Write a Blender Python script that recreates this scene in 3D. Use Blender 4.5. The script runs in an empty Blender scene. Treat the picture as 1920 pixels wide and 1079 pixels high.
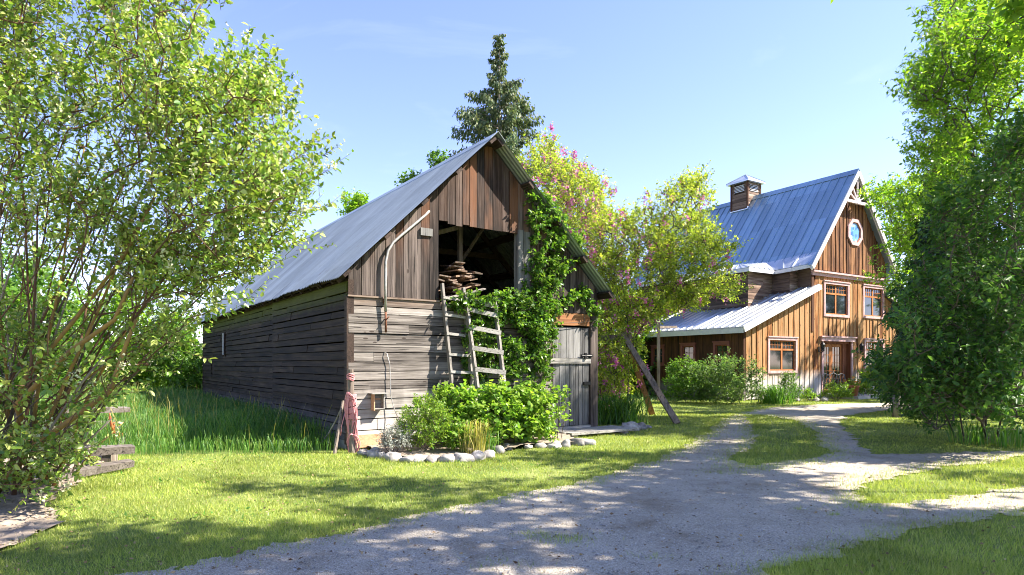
import bpy, math, random
import numpy as np
from mathutils import Vector, noise as mnoise
rad = math.radians
C = bpy.context.scene
# ------------------------------------------------------------------ camera, sky, sun, exposure
F = 1200.0                       # focal length in photo pixels (photo 1920 wide), horizon on photo row 682
cam = bpy.data.objects.new('camera', bpy.data.cameras.new('camera'))
C.collection.objects.link(cam)
cam.location = (0, 0, 1.5); cam.rotation_euler = (rad(90), 0, 0)
cam.data.sensor_width = 36; cam.data.lens = F/1920*36
cam.data.shift_y = (682-539.5)/1920
cam.data.clip_end = 2000; cam.data.clip_start = 0.05
C.camera = cam
SUN_EL, SUN_AZ = 46.0, -3.0      # sun stands along +X, turned a little towards the camera
sx = math.cos(rad(SUN_EL))*math.cos(rad(SUN_AZ)); sy = math.cos(rad(SUN_EL))*math.sin(rad(SUN_AZ)); sz = math.sin(rad(SUN_EL))
W = bpy.data.worlds.new('World'); C.world = W; W.use_nodes = True
wn = W.node_tree
sky = wn.nodes.new('ShaderNodeTexSky'); sky.sky_type = 'NISHITA'; sky.sun_disc = False
sky.sun_elevation = rad(SUN_EL); sky.sun_rotation = rad(90-SUN_AZ)
sky.air_density = 1.0; sky.dust_density = 0.15; sky.ozone_density = 1.6; sky.altitude = 300
wn.nodes['Background'].inputs[1].default_value = 0.118
tint = wn.nodes.new('ShaderNodeMix'); tint.data_type = 'RGBA'; tint.blend_type = 'MULTIPLY'; tint.inputs[0].default_value = 1
tint.inputs[7].default_value = (.86, .765, .96, 1)
wtc = wn.nodes.new('ShaderNodeTexCoord'); wmp = wn.nodes.new('ShaderNodeMapping'); wmp.inputs['Scale'].default_value = (1.2, 2.2, 5.0); wmp.inputs['Rotation'].default_value = (.2, .3, .4)
wno = wn.nodes.new('ShaderNodeTexNoise'); wno.inputs['Scale'].default_value = 2.3; wno.inputs['Detail'].default_value = 7; wno.inputs['Roughness'].default_value = .6; wno.inputs['Distortion'].default_value = .5
wrp = wn.nodes.new('ShaderNodeValToRGB'); wrp.color_ramp.elements[0].position = .60; wrp.color_ramp.elements[1].position = .85; wrp.color_ramp.elements[1].color = (.09, .09, .09, 1)
wmx = wn.nodes.new('ShaderNodeMix'); wmx.data_type = 'RGBA'; wmx.inputs[7].default_value = (5.2, 5.4, 5.9, 1)
wn.links.new(wtc.outputs['Generated'], wmp.inputs[0]); wn.links.new(wmp.outputs[0], wno.inputs['Vector']); wn.links.new(wno.outputs[0], wrp.inputs[0]); wn.links.new(wrp.outputs[0], wmx.inputs[0])
wn.links.new(sky.outputs[0], tint.inputs[6]); wn.links.new(tint.outputs[2], wmx.inputs[6]); wn.links.new(wmx.outputs[2], wn.nodes['Background'].inputs[0])
sl = bpy.data.lights.new('sun', 'SUN'); sl.energy = 5.0; sl.angle = rad(0.6); sl.color = (1.0, 0.93, 0.82)
so = bpy.data.objects.new('sun', sl); C.collection.objects.link(so)
so.rotation_euler = Vector((sx, sy, sz)).to_track_quat('Z', 'Y').to_euler()
C.view_settings.view_transform = 'Standard'; C.view_settings.look = 'None'
C.view_settings.exposure = 1.82; C.view_settings.gamma = 1
C.render.engine = 'CYCLES'
C.cycles.use_denoising = True; C.cycles.filter_width = 1.0
C.cycles.max_bounces = 8; C.cycles.transparent_max_bounces = 8
C.cycles.sample_clamp_indirect = 8

R = np.random.default_rng(7)
random.seed(7)
# ------------------------------------------------------------------ helpers
def P(px, py, D):
    return np.array([(px-960)/F*D, D, 1.5+(682-py)/F*D])
def G(px, py):
    D = 1.5*F/(py-682); return np.array([(px-960)/F*D, D, 0.0])
def nrm(a):
    return a/np.maximum(np.linalg.norm(a, axis=-1, keepdims=True), 1e-9)
def tag(o, label=None, cat=None, group=None, kind=None):
    if label: o['label'] = label
    if cat: o['category'] = cat
    if group: o['group'] = group
    if kind: o['kind'] = kind
    return o
def empty(name, loc=(0, 0, 0), rz=0.0, **k):
    o = bpy.data.objects.new(name, None); C.collection.objects.link(o)
    o.location = loc; o.rotation_euler = (0, 0, rz); o.empty_display_size = .2
    return tag(o, **k)
def mesh_obj(name, V, Fs, mat, parent=None, smooth=False):
    """V (n,3); Fs list of int arrays (m,k)"""
    V = np.asarray(V, dtype=np.float32).reshape(-1, 3)
    if not isinstance(Fs, list): Fs = [Fs]
    Fs = [np.asarray(f, dtype=np.int32) for f in Fs if len(f)]
    loops = np.concatenate([f.ravel() for f in Fs])
    tot = np.concatenate([np.full(len(f), f.shape[1], dtype=np.int32) for f in Fs])
    start = np.concatenate([[0], np.cumsum(tot)[:-1]]).astype(np.int32)
    me = bpy.data.meshes.new(name)
    me.vertices.add(len(V)); me.vertices.foreach_set('co', V.ravel())
    me.loops.add(len(loops)); me.loops.foreach_set('vertex_index', loops)
    me.polygons.add(len(tot)); me.polygons.foreach_set('loop_start', start)
    if smooth: me.polygons.foreach_set('use_smooth', np.ones(len(tot), dtype=bool))
    me.update(calc_edges=True); me.validate()
    me.materials.append(mat)
    o = bpy.data.objects.new(name, me); C.collection.objects.link(o)
    if parent is not None: o.parent = parent
    return o
class MB:
    def __init__(s): s.v = []; s.f = []
    def add(s, vs, fs):
        b = len(s.v); s.v += [tuple(map(float, p)) for p in vs]; s.f += [tuple(i+b for i in q) for q in fs]
    def box(s, x0, x1, y0, y1, z0, z1):
        s.add([(x0,y0,z0),(x1,y0,z0),(x1,y1,z0),(x0,y1,z0),(x0,y0,z1),(x1,y0,z1),(x1,y1,z1),(x0,y1,z1)],
              [(0,3,2,1),(4,5,6,7),(0,1,5,4),(1,2,6,5),(2,3,7,6),(3,0,4,7)])
    def hexa(s, p):   # eight corners, bottom ring then top ring
        s.add(p, [(0,3,2,1),(4,5,6,7),(0,1,5,4),(1,2,6,5),(2,3,7,6),(3,0,4,7)])
    def beam(s, a, b, w, h, up=(0, 0, 1), tw=1.0):
        a = np.array(a, float); b = np.array(b, float); d = nrm(b-a); u = np.array(up, float)
        r = np.cross(d, u)
        if np.linalg.norm(r) < 1e-4: r = np.cross(d, (0, 1, 0))
        r = nrm(r); u = np.cross(r, d)
        q = []
        for c, k in ((a, 1), (b, tw)):
            q += [c-r*w/2*k-u*h/2*k, c+r*w/2*k-u*h/2*k, c+r*w/2*k+u*h/2*k, c-r*w/2*k+u*h/2*k]
        s.hexa(q)
    def tube(s, pts, r, n=6):
        pts = [np.array(p, float) for p in pts]; m = len(pts)
        rr = r if hasattr(r, '__len__') else [r]*m
        vs = []; prev = None
        for i in range(m):
            d = nrm(pts[min(i+1, m-1)]-pts[max(i-1, 0)])
            a = np.cross(d, (0, 0, 1)) if prev is None else prev-d*np.dot(prev, d)
            if np.linalg.norm(a) < 1e-3: a = np.cross(d, (1, 0, 0))
            a = nrm(a); prev = a; b = np.cross(d, a)
            for k in range(n):
                t = 2*math.pi*k/n; vs.append(pts[i]+rr[i]*(a*math.cos(t)+b*math.sin(t)))
        fs = [(i*n+k, i*n+(k+1) % n, (i+1)*n+(k+1) % n, (i+1)*n+k) for i in range(m-1) for k in range(n)]
        fs += [tuple(range(n))[::-1], tuple((m-1)*n+k for k in range(n))]
        s.add(vs, fs)
    def lathe(s, prof, c=(0, 0, 0), n=20):
        vs = [(c[0]+r*math.cos(2*math.pi*k/n), c[1]+r*math.sin(2*math.pi*k/n), c[2]+z) for r, z in prof for k in range(n)]
        m = len(prof)
        fs = [(i*n+k, i*n+(k+1) % n, (i+1)*n+(k+1) % n, (i+1)*n+k) for i in range(m-1) for k in range(n)]
        fs += [tuple(range(n))[::-1], tuple((m-1)*n+k for k in range(n))]
        s.add(vs, fs)
    def build(s, name, mat, parent=None, smooth=False, T=None):
        vs = [T(*p) for p in s.v] if T else s.v
        me = bpy.data.meshes.new(name); me.from_pydata(vs, [], s.f)
        if smooth: me.polygons.foreach_set('use_smooth', [True]*len(me.polygons))
        me.materials.append(mat); me.update()
        o = bpy.data.objects.new(name, me); C.collection.objects.link(o)
        if parent is not None: o.parent = parent
        return o
# ------------------------------------------------------------------ materials
class NT:
    def __init__(s, name):
        s.m = bpy.data.materials.new(name); s.m.use_nodes = True; s.t = s.m.node_tree
        s.b = s.t.nodes['Principled BSDF']; s.out = s.t.nodes['Material Output']
    def n(s, typ, **k):
        nd = s.t.nodes.new('ShaderNode'+typ)
        for a, b in k.items(): setattr(nd, a, b)
        return nd
    def l(s, a, b): s.t.links.new(a, b)
    def set(s, nd, i, v):
        if hasattr(v, 'is_linked'): s.l(v, nd.inputs[i])
        else: nd.inputs[i].default_value = v
    def math(s, op, a, b=0.0, c=0.0, clamp=False):
        nd = s.n('Math', operation=op, use_clamp=clamp); s.set(nd, 0, a); s.set(nd, 1, b); s.set(nd, 2, c); return nd.outputs[0]
    def mix(s, f, a, b, mode='MIX'):
        nd = s.n('Mix', data_type='RGBA', blend_type=mode); s.set(nd, 0, f)
        s.set(nd, 6, a if hasattr(a, 'is_linked') else (*a, 1)); s.set(nd, 7, b if hasattr(b, 'is_linked') else (*b, 1))
        return nd.outputs[2]
    def ramp(s, f, stops, interp='LINEAR'):
        nd = s.n('ValToRGB'); s.l(f, nd.inputs[0]); cr = nd.color_ramp; cr.interpolation = interp
        while len(cr.elements) < len(stops): cr.elements.new(0.5)
        for e, (p, c) in zip(cr.elements, stops):
            e.position = p; e.color = (*c, 1) if hasattr(c, '__len__') else (c, c, c, 1)
        return nd.outputs[0]
    def noise(s, vec, scale=5., detail=4., rough=.5, dist=0.):
        nd = s.n('TexNoise'); s.l(vec, nd.inputs['Vector']); nd.inputs['Scale'].default_value = scale
        nd.inputs['Detail'].default_value = detail; nd.inputs['Roughness'].default_value = rough; nd.inputs['Distortion'].default_value = dist
        return nd.outputs[0]
    def map(s, vec, scale=(1, 1, 1), loc=(0, 0, 0)):
        nd = s.n('Mapping'); s.l(vec, nd.inputs[0]); nd.inputs['Scale'].default_value = scale; nd.inputs['Location'].default_value = loc
        return nd.outputs[0]
    def obj(s): return s.n('TexCoord').outputs['Object']
    def pos(s): return s.n('NewGeometry').outputs['Position']
    def island(s): return s.n('NewGeometry').outputs['Random Per Island']
    def bump(s, h, strength=.3, dist=.01):
        nd = s.n('Bump'); nd.inputs['Strength'].default_value = strength; nd.inputs['Distance'].default_value = dist
        s.l(h, nd.inputs['Height']); s.l(nd.outputs[0], s.b.inputs['Normal']); return nd.outputs[0]
    def base(s, c, rough=.8, metal=0., spec=.3):
        s.set(s.b, 'Base Color', c if hasattr(c, 'is_linked') else (*c, 1)); s.set(s.b, 'Roughness', rough)
        s.b.inputs['Metallic'].default_value = metal; s.b.inputs['Specular IOR Level'].default_value = spec
        return s.m
def wood(name, axis, cols, fine=55., var=.5, dark=.65, knots=.5, bands=None, patch=.5, share=1.):
    """weathered board; axis 'x','y','z' = grain; cols dark..light; bands: list (z0,z1,color,strength) of real staining by height"""
    t = NT(name); o = t.obj(); isl = t.island()
    off = t.n('CombineXYZ'); k = t.math('MULTIPLY', isl, 37.0)
    for i in range(3): t.l(k, off.inputs[i])
    va = t.n('VectorMath', operation='ADD'); t.l(o, va.inputs[0]); t.l(off.outputs[0], va.inputs[1]); v = va.outputs[0]
    def sc(p, a): return tuple(a if c == axis else p for c in 'xyz')
    g = t.noise(t.map(v, sc(fine, 1.6)), 1, 6, .65, .3)
    g2 = t.noise(t.map(v, sc(17., .55)), 1, 4, .6, .8)
    big = t.noise(t.map(v, sc(2.6, .8)), 1, 3, .5)
    iv = t.math('MULTIPLY', t.math('SUBTRACT', isl, .5), var)
    f = t.math('ADD', t.math('ADD', t.math('MULTIPLY', g, .45), t.math('MULTIPLY', g2, .35)), t.math('MULTIPLY', big, .35*patch*2))
    f = t.math('ADD', t.math('MULTIPLY_ADD', f, 2.5, -.94), iv, clamp=True)
    n = len(cols); col = t.ramp(f, [(.08+.84*i/(n-1), c) for i, c in enumerate(cols)])
    cr = t.noise(t.map(v, sc(42., .7)), 1, 3, .5)
    col = t.mix(t.math('MULTIPLY', t.math('LESS_THAN', cr, .385), dark), col, tuple(c*.18 for c in cols[0]))
    vo = t.n('TexVoronoi'); t.l(t.map(v, sc(6.5, 2.2)), vo.inputs['Vector']); vo.inputs['Scale'].default_value = 1
    kn = t.math('MULTIPLY', t.math('LESS_THAN', vo.outputs['Distance'], .10), knots)
    col = t.mix(kn, col, (.03, .02, .015))
    if bands:
        z = t.n('SeparateXYZ'); t.l(o, z.inputs[0]); zz = z.outputs[2]
        for (z0, z1, c, st) in bands:
            nz = t.noise(t.map(o, sc(5, 1.2) if axis == 'z' else (3.5, 3.5, .8)), 1, 5, .6)
            zj = t.math('ADD', zz, t.math('MULTIPLY_ADD', nz, .9*abs(z1-z0), -.45*abs(z1-z0)))
            mr = t.n('MapRange', clamp=True); t.l(zj, mr.inputs[0]); mr.inputs[1].default_value = z0; mr.inputs[2].default_value = z1
            k2 = t.math('MULTIPLY', t.math('MULTIPLY', mr.outputs[0], st), t.math('MULTIPLY_ADD', g, 1.1, .35), clamp=True)
            if share < 1: k2 = t.math('MULTIPLY', k2, t.ramp(big, [(.38, .05), (.6, 1.)]))
            k2 = t.math('MULTIPLY', k2, t.math('MULTIPLY_ADD', t.math('GREATER_THAN', t.math('FRACT', t.math('MULTIPLY', isl, 7.3)), 1-share), .8, .2)) if share < 1 else k2
            col = t.mix(k2, col, c)
    t.bump(t.math('ADD', g, t.math('MULTIPLY', t.math('LESS_THAN', cr, .36), -.6)), .55, .006)
    return t.base(col, .82, 0, .25)
def plain(name, c, rough=.6, metal=0., spec=.4, amt=.25, scale=6., c2=None):
    t = NT(name); f = t.noise(t.obj(), scale, 5, .6)
    col = t.mix(t.math('MULTIPLY_ADD', f, 2, -.5, clamp=True), tuple(x*(1-amt) for x in c), c2 or tuple(min(1, x*(1+amt)) for x in c))
    t.bump(f, .15, .004)
    return t.base(col, rough, metal, spec)
def leafmat(name, cols, trans=.42, rough=.42, tcol=None, spec=.5):
    t = NT(name); isl = t.island()
    n = len(cols); col = t.ramp(isl, [(i/(n-1), c) for i, c in enumerate(cols)])
    big = t.noise(t.pos(), 1.1, 3, .6)
    col = t.mix(1, col, t.ramp(big, [(.3, .72), (.7, 1.22)]), 'MULTIPLY')
    t.base(col, rough, 0, spec)
    tr = t.n('BsdfTranslucent'); t.l(t.mix(1, col, tcol or (1.28, 1.3, .6), 'MULTIPLY'), tr.inputs[0])
    mx = t.n('MixShader'); mx.inputs[0].default_value = trans
    t.l(t.b.outputs[0], mx.inputs[1]); t.l(tr.outputs[0], mx.inputs[2]); t.l(mx.outputs[0], t.out.inputs[0])
    return t.m
def barkmat(name, c1, c2, sc=9.):
    t = NT(name); o = t.pos(); a = t.noise(t.map(o, (1, 1, .35)), sc, 5, .65); b = t.noise(o, sc*4, 4, .6)
    t.bump(b, .5, .01)
    return t.base(t.ramp(t.math('ADD', t.math('MULTIPLY', a, .7), t.math('MULTIPLY', b, .3)), [(.3, c1), (.7, c2)]), .85, 0, .2)

M = {}
M['barn_up'] = wood('barn_up_boards', 'z', [(.008,.006,.005),(.026,.019,.016),(.062,.047,.040),(.115,.090,.078),(.185,.145,.125)], var=.6, dark=.85, knots=.8, share=.42, bands=[(3.2, 4.7, (.19,.075,.030), .8)])
M['barn_low'] = wood('barn_low_boards', 'x', [(.030,.024,.020),(.115,.098,.085),(.245,.215,.19),(.40,.365,.325)], var=.28, dark=.9, knots=.85, bands=[(1.1, .35, (.66,.61,.54), .95), (2.45, 2.68, (.28,.18,.12), .55)])
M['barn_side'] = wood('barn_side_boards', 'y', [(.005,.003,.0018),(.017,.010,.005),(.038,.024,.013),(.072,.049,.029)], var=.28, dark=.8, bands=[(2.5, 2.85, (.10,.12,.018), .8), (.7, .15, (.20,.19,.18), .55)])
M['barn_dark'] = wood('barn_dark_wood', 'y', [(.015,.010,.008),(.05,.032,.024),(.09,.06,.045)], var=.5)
M['grey_post'] = wood('grey_post_wood', 'z', [(.06,.055,.052),(.17,.16,.15),(.28,.27,.25)], var=.3)
M['grey_door'] = wood('grey_door_wood', 'z', [(.05,.047,.046),(.13,.125,.12),(.22,.21,.20),(.30,.29,.275)], var=.35)
M['grey_rail'] = wood('grey_rail_wood', 'x', [(.12,.11,.10),(.30,.28,.25),(.46,.43,.39)], var=.3)
M['rust_board'] = wood('rusty_board', 'x', [(.10,.04,.02),(.28,.12,.05),(.42,.22,.10)], var=.2, fine=30)
M['fence_wood'] = wood('fence_wood', 'x', [(.045,.036,.03),(.14,.118,.10),(.27,.24,.21)], var=.4, dark=.8)
M['ladder'] = wood('ladder_wood', 'z', [(.10,.085,.075),(.24,.215,.19),(.38,.35,.31)], var=.3)
M['lumber'] = wood('lumber_wood', 'y', [(.08,.05,.035),(.22,.13,.085),(.36,.25,.18),(.42,.38,.33)], var=.9)
M['house'] = wood('house_boards', 'z', [(.014,.006,.004),(.065,.022,.009),(.19,.070,.020),(.33,.145,.045),(.38,.215,.095)], fine=40, var=.75, dark=.75, knots=.9, patch=1.0, bands=[(1.25, .75, (.60,.57,.54), .9)])
M['house_gable'] = wood('house_gable_boards', 'z', [(.020,.008,.004),(.075,.030,.013),(.18,.074,.027),(.30,.145,.06)], fine=40, var=.6, dark=.75, knots=.8, patch=.7)
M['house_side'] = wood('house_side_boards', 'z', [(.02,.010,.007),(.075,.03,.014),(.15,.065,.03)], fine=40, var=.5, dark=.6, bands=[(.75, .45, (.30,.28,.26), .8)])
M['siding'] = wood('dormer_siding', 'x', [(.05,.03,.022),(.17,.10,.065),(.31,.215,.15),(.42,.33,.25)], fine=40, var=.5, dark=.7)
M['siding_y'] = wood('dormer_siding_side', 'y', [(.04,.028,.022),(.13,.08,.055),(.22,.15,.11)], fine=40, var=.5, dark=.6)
M['pink_trim'] = plain('pink_trim', (.50,.27,.25), .6, amt=.15, c2=(.60,.42,.40))
M['shaded_trim'] = plain('shaded_pink_trim', (.22,.07,.06), .6, amt=.15)  # pink trim as it looks on the side wall, shade put into the colour
M['truss_trim'] = plain('pale_pink_trim', (.62,.52,.50), .6, amt=.12)
M['white_trim'] = plain('pale_trim', (.66,.64,.62), .5, amt=.1)
M['orange_wood'] = wood('orange_sash_wood', 'z', [(.20,.06,.018),(.42,.16,.05),(.52,.24,.09)], var=.2, dark=.2, knots=.1)
M['inner_wood'] = wood('jamb_wood', 'z', [(.10,.035,.018),(.22,.08,.035),(.30,.12,.06)], var=.2, dark=.2, knots=.1)
M['iron'] = plain('dark_iron', (.035,.033,.032), .45, .6)
M['rust'] = plain('rusty_iron', (.16,.065,.035), .8, .2, amt=.4, scale=20)
M['pipe'] = plain('galvanised_pipe', (.42,.40,.38), .45, .5, scale=15)
M['pink_rope'] = plain('pink_rope', (.72,.22,.24), .75, c2=(.75,.36,.36))
M['orange_rope'] = plain('orange_cord', (.75,.16,.06), .7)
M['terracotta'] = plain('terracotta', (.38,.14,.075), .75, amt=.2)
M['soil'] = plain('dug_soil', (.27,.215,.165), .95, amt=.5, scale=14)
M['stone_path'] = plain('stone_slab', (.36,.34,.31), .85, amt=.25)
M['raw_wood'] = wood('raw_cut_wood', 'x', [(.42,.20,.10),(.58,.33,.19),(.66,.44,.28)], var=.3, dark=.15, knots=.2)
M['pole_orange'] = wood('peeled_pole', 'z', [(.16,.07,.025),(.34,.16,.06),(.46,.25,.11)], var=.2, fine=30)
M['pole_grey'] = wood('weathered_pole', 'z', [(.07,.055,.045),(.19,.15,.12),(.30,.25,.21)], var=.2, fine=30)
def glass():
    t = NT('window_glass'); f = t.noise(t.obj(), 1.2, 2)
    return t.base(t.ramp(f, [(.35, (.008, .010, .012)), (.7, (.03, .04, .045))]), .06, 0, .9)
M['glass'] = glass()
def stained():
    t = NT('stained_glass'); vo = t.n('TexVoronoi'); t.l(t.obj(), vo.inputs['Vector']); vo.inputs['Scale'].default_value = 6
    c = t.ramp(vo.outputs['Color'], [(.2, (.06,.16,.36)), (.5, (.12,.30,.50)), (.72, (.30,.42,.55)), (.9, (.30,.07,.08))], 'CONSTANT')
    return t.base(c, .12, 0, .8)
M['stained'] = stained()
def roofmetal(name, c1, c2, rough, metal, streak, rust=.0):
    t = NT(name); o = t.obj()
    a = t.noise(t.map(o, streak), 1, 5, .6); b = t.noise(o, .7, 3, .6); c = t.noise(o, 26, 3, .6)
    f = t.math('ADD', t.math('MULTIPLY', a, .5), t.math('ADD', t.math('MULTIPLY', b, .35), t.math('MULTIPLY', c, .15)))
    t.bump(t.math('ADD', c, t.math('MULTIPLY', b, 6)), .12, .004)
    sp = t.n('SeparateXYZ'); t.l(o, sp.inputs[0]); wn_ = t.n('TexWhiteNoise', noise_dimensions='2D'); cb = t.n('CombineXYZ')
    t.l(t.math('FLOOR', t.math('MULTIPLY', sp.outputs[1], 1.45)), cb.inputs[0]); t.l(t.math('FLOOR', t.math('MULTIPLY', sp.outputs[2], .62)), cb.inputs[1]); t.l(cb.outputs[0], wn_.inputs['Vector'])
    col = t.mix(1, t.ramp(f, [(.32, c1), (.68, c2)]), t.ramp(wn_.outputs['Value'], [(0, .84), (1, 1.1)]), 'MULTIPLY')
    rs = t.noise(t.map(o, (1.5, 5, 1.5), (3, 1, 7)), 1.3, 6, .75); col = t.mix(t.math('MULTIPLY', t.ramp(rs, [(.60, 0.), (.72, 1.)]), rust), col, (.20, .11, .06))
    return t.base(col, t.math('MULTIPLY_ADD', a, .2, rough-.1), metal, .5)
M['barn_roof'] = roofmetal('corrugated_steel', (.28,.315,.30), (.50,.55,.53), .42, .7, (.8, 9, .8), .5)
M['house_roof'] = roofmetal('blue_grey_steel', (.27,.39,.47), (.38,.50,.58), .38, .7, (.5, 4, .5))
M['house_roof_pale'] = roofmetal('pale_steel', (.50,.53,.57), (.62,.65,.68), .35, .7, (.5, 4, .5))
def groundmat():
    t = NT('lawn_ground'); p = t.pos(); a = t.noise(p, .9, 4, .6); b = t.noise(p, 28, 5, .7)
    f = t.math('ADD', t.math('MULTIPLY', a, .5), t.math('MULTIPLY', b, .5))
    t.bump(b, .8, .03)
    return t.base(t.ramp(f, [(.35, (.07,.10,.025)), (.5, (.16,.21,.05)), (.65, (.29,.30,.11))]), .95, 0, .1)
M['ground'] = groundmat()
def gravelmat():
    t = NT('gravel'); p = t.pos(); a = t.noise(p, 1.1, 7, .68); b = t.noise(p, 60, 4, .75)
    vo = t.n('TexVoronoi'); t.l(p, vo.inputs['Vector']); vo.inputs['Scale'].default_value = 85
    v2 = t.n('TexVoronoi'); t.l(p, v2.inputs['Vector']); v2.inputs['Scale'].default_value = 32
    stones = t.ramp(vo.outputs['Color'], [(.15, (.23,.20,.16)), (.5, (.47,.42,.34)), (.85, (.75,.68,.57))])
    fines = t.ramp(b, [(.35, (.31,.265,.205)), (.65, (.58,.51,.42))])
    col = t.mix(t.math('LESS_THAN', vo.outputs['Distance'], .42), fines, stones)
    col = t.mix(1, col, t.ramp(a, [(.30, (.60,.55,.48)), (.48, (.95,.94,.92)), (.70, (1.15,1.15,1.14))]), 'MULTIPLY')
    h = t.math('ADD', t.math('MULTIPLY', vo.outputs['Distance'], -1.0), t.math('ADD', t.math('MULTIPLY', v2.outputs['Distance'], -.8), b))
    t.bump(h, .9, .012)
    return t.base(col, .92, 0, .2)
M['gravel'] = gravelmat()
def pebmat():
    t = NT('pebbles'); return t.base(t.ramp(t.island(), [(0, (.12,.11,.10)), (.5, (.30,.28,.26)), (1, (.56,.54,.50))]), .85, 0, .2)
M['pebble'] = pebmat()
def rockmat():
    t = NT('field_stone'); o = t.obj(); r = t.n('ObjectInfo').outputs['Random']
    a = t.noise(o, 7, 6, .65); b = t.noise(o, 40, 4, .6); t.bump(t.math('ADD', a, t.math('MULTIPLY', b, .3)), .6, .02)
    col = t.ramp(a, [(.3, (.17,.16,.15)), (.5, (.36,.34,.32)), (.7, (.55,.53,.50))])
    return t.base(t.mix(1, col, t.ramp(r, [(0, (.62,.60,.58)), (1, (1.15,1.12,1.08))]), 'MULTIPLY'), .85, 0, .25)
M['rock'] = rockmat()
M['lawn_blade'] = leafmat('lawn_blades', [(.15,.235,.035), (.28,.36,.055), (.40,.455,.085), (.55,.53,.19)], .4, .5)
M['wild_blade'] = leafmat('tall_grass_blades', [(.04,.12,.025), (.08,.21,.035), (.15,.30,.045), (.26,.36,.09)], .45, .5)
M['strap_leaf'] = leafmat('daylily_leaves', [(.05,.14,.02), (.10,.24,.03), (.17,.31,.05)], .4, .4)
M['dogwood'] = leafmat('dogwood_leaves', [(.09,.19,.03), (.19,.31,.045), (.31,.41,.075), (.47,.50,.17)], .38, .34)
M['locust'] = leafmat('locust_leaves', [(.19,.30,.03), (.34,.44,.05), (.54,.56,.10)], .48, .45)
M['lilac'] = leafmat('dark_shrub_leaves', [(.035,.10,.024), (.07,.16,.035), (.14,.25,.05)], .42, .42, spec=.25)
M['maple'] = leafmat('bright_tree_leaves', [(.11,.25,.02), (.21,.37,.03), (.35,.48,.06)], .58, .42)
M['bgtree'] = leafmat('background_leaves', [(.06,.15,.018), (.11,.23,.028), (.18,.30,.045)], .48, .5)
M['conifer'] = leafmat('conifer_sprays', [(.055,.10,.045), (.10,.15,.06), (.20,.21,.09)], .35, .6)
M['darkconifer'] = leafmat('spruce_sprays', [(.018,.045,.020), (.032,.07,.028), (.05,.10,.04)], .15, .6)
M['vine'] = leafmat('creeper_leaves', [(.05,.14,.018), (.11,.23,.03), (.22,.33,.055)], .48, .35)
M['bush'] = leafmat('bush_leaves', [(.10,.23,.025), (.20,.34,.035), (.33,.44,.06)], .5, .4)
M['geranium'] = leafmat('round_plant_leaves', [(.11,.24,.028), (.21,.36,.045), (.34,.46,.08)], .5, .4)
M['snowberry'] = leafmat('house_shrub_leaves', [(.08,.17,.035), (.15,.27,.06), (.28,.38,.13)], .45, .45)
M['litter'] = leafmat('dry_leaves', [(.10,.055,.025), (.24,.15,.07), (.36,.27,.13)], .1, .7)
M['silver'] = leafmat('silver_leaves', [(.30,.33,.27), (.42,.45,.38), (.52,.54,.47)], .2, .7, (1, 1, .9))
M['yellow_blade'] = leafmat('yellowing_blades', [(.22,.25,.05), (.36,.33,.08), (.50,.42,.14)], .4, .5)
M['petal_pink'] = leafmat('pink_petals', [(.50,.09,.30), (.62,.17,.42), (.70,.30,.50)], .35, .6, (1.1, .9, 1))
M['petal_cream'] = leafmat('cream_flowers', [(.50,.52,.25), (.62,.62,.38)], .3, .7, (1, 1, .8))
M['petal_orange'] = leafmat('orange_petals', [(.70,.25,.03), (.80,.42,.06)], .3, .6, (1, 1, .8))
M['bark'] = barkmat('grey_bark', (.06,.045,.035), (.17,.14,.11))
M['bark_red'] = barkmat('reddish_bark', (.06,.032,.02), (.19,.11,.065), 3.)
M['bark_lichen'] = barkmat('lichen_bark', (.12,.085,.055), (.42,.26,.06), 4.)
M['bark_pale'] = barkmat('pale_bark', (.16,.13,.10), (.34,.30,.25))
# ------------------------------------------------------------------ foliage tools
def in_poly(x, y, poly):
    x = np.asarray(x); y = np.asarray(y); r = np.zeros(x.shape, bool); n = len(poly)
    for i in range(n):
        x0, y0 = poly[i]; x1, y1 = poly[(i+1) % n]
        if y0 == y1: continue
        c = ((y0 > y) != (y1 > y)) & (x < (x1-x0)*(y-y0)/(y1-y0)+x0); r ^= c
    return r
def fbm(P_, s, seed=0.):
    return np.array([mnoise.noise(Vector((p[0]*s+seed, p[1]*s-seed, p[2]*s+seed*.7))) for p in P_])
def fr2(x, y, s, seed=0):
    """cheap smooth 2-D noise, vectorised: sum of rotated sines"""
    r = np.random.default_rng(seed); o = np.zeros_like(x, dtype=float)
    for k in range(7):
        a = r.uniform(0, 6.28); f = s*(1.0+.75*k); ph = r.uniform(0, 6.28); 
        o += np.sin((x*math.cos(a)+y*math.sin(a))*f+ph+1.3*np.sin((y*math.cos(a)-x*math.sin(a))*f*.7+ph*2))/(1+.5*k)
    return o/3.2
def view_points(poly, D0, D1, n, thr=-.12, ns=.9, seed=1., zmin=.15):
    """points in the body of a crown whose outline is seen as poly, between depths D0 and D1"""
    xs = [p[0] for p in poly]; ys = [p[1] for p in poly]; out = []; tot = 0
    while tot < n:
        m = n*3; px = R.uniform(min(xs), max(xs), m); py = R.uniform(min(ys), max(ys), m); k = in_poly(px, py, poly)
        px = px[k]; py = py[k]; D = R.uniform(D0, D1, len(px))
        q = np.stack([(px-960)/F*D, D, 1.5+(682-py)/F*D], 1); q = q[q[:, 2] > zmin]
        q = q[fbm(q, ns, seed) > thr]; out.append(q); tot += len(q)
    return np.concatenate(out)[:n]
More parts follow.
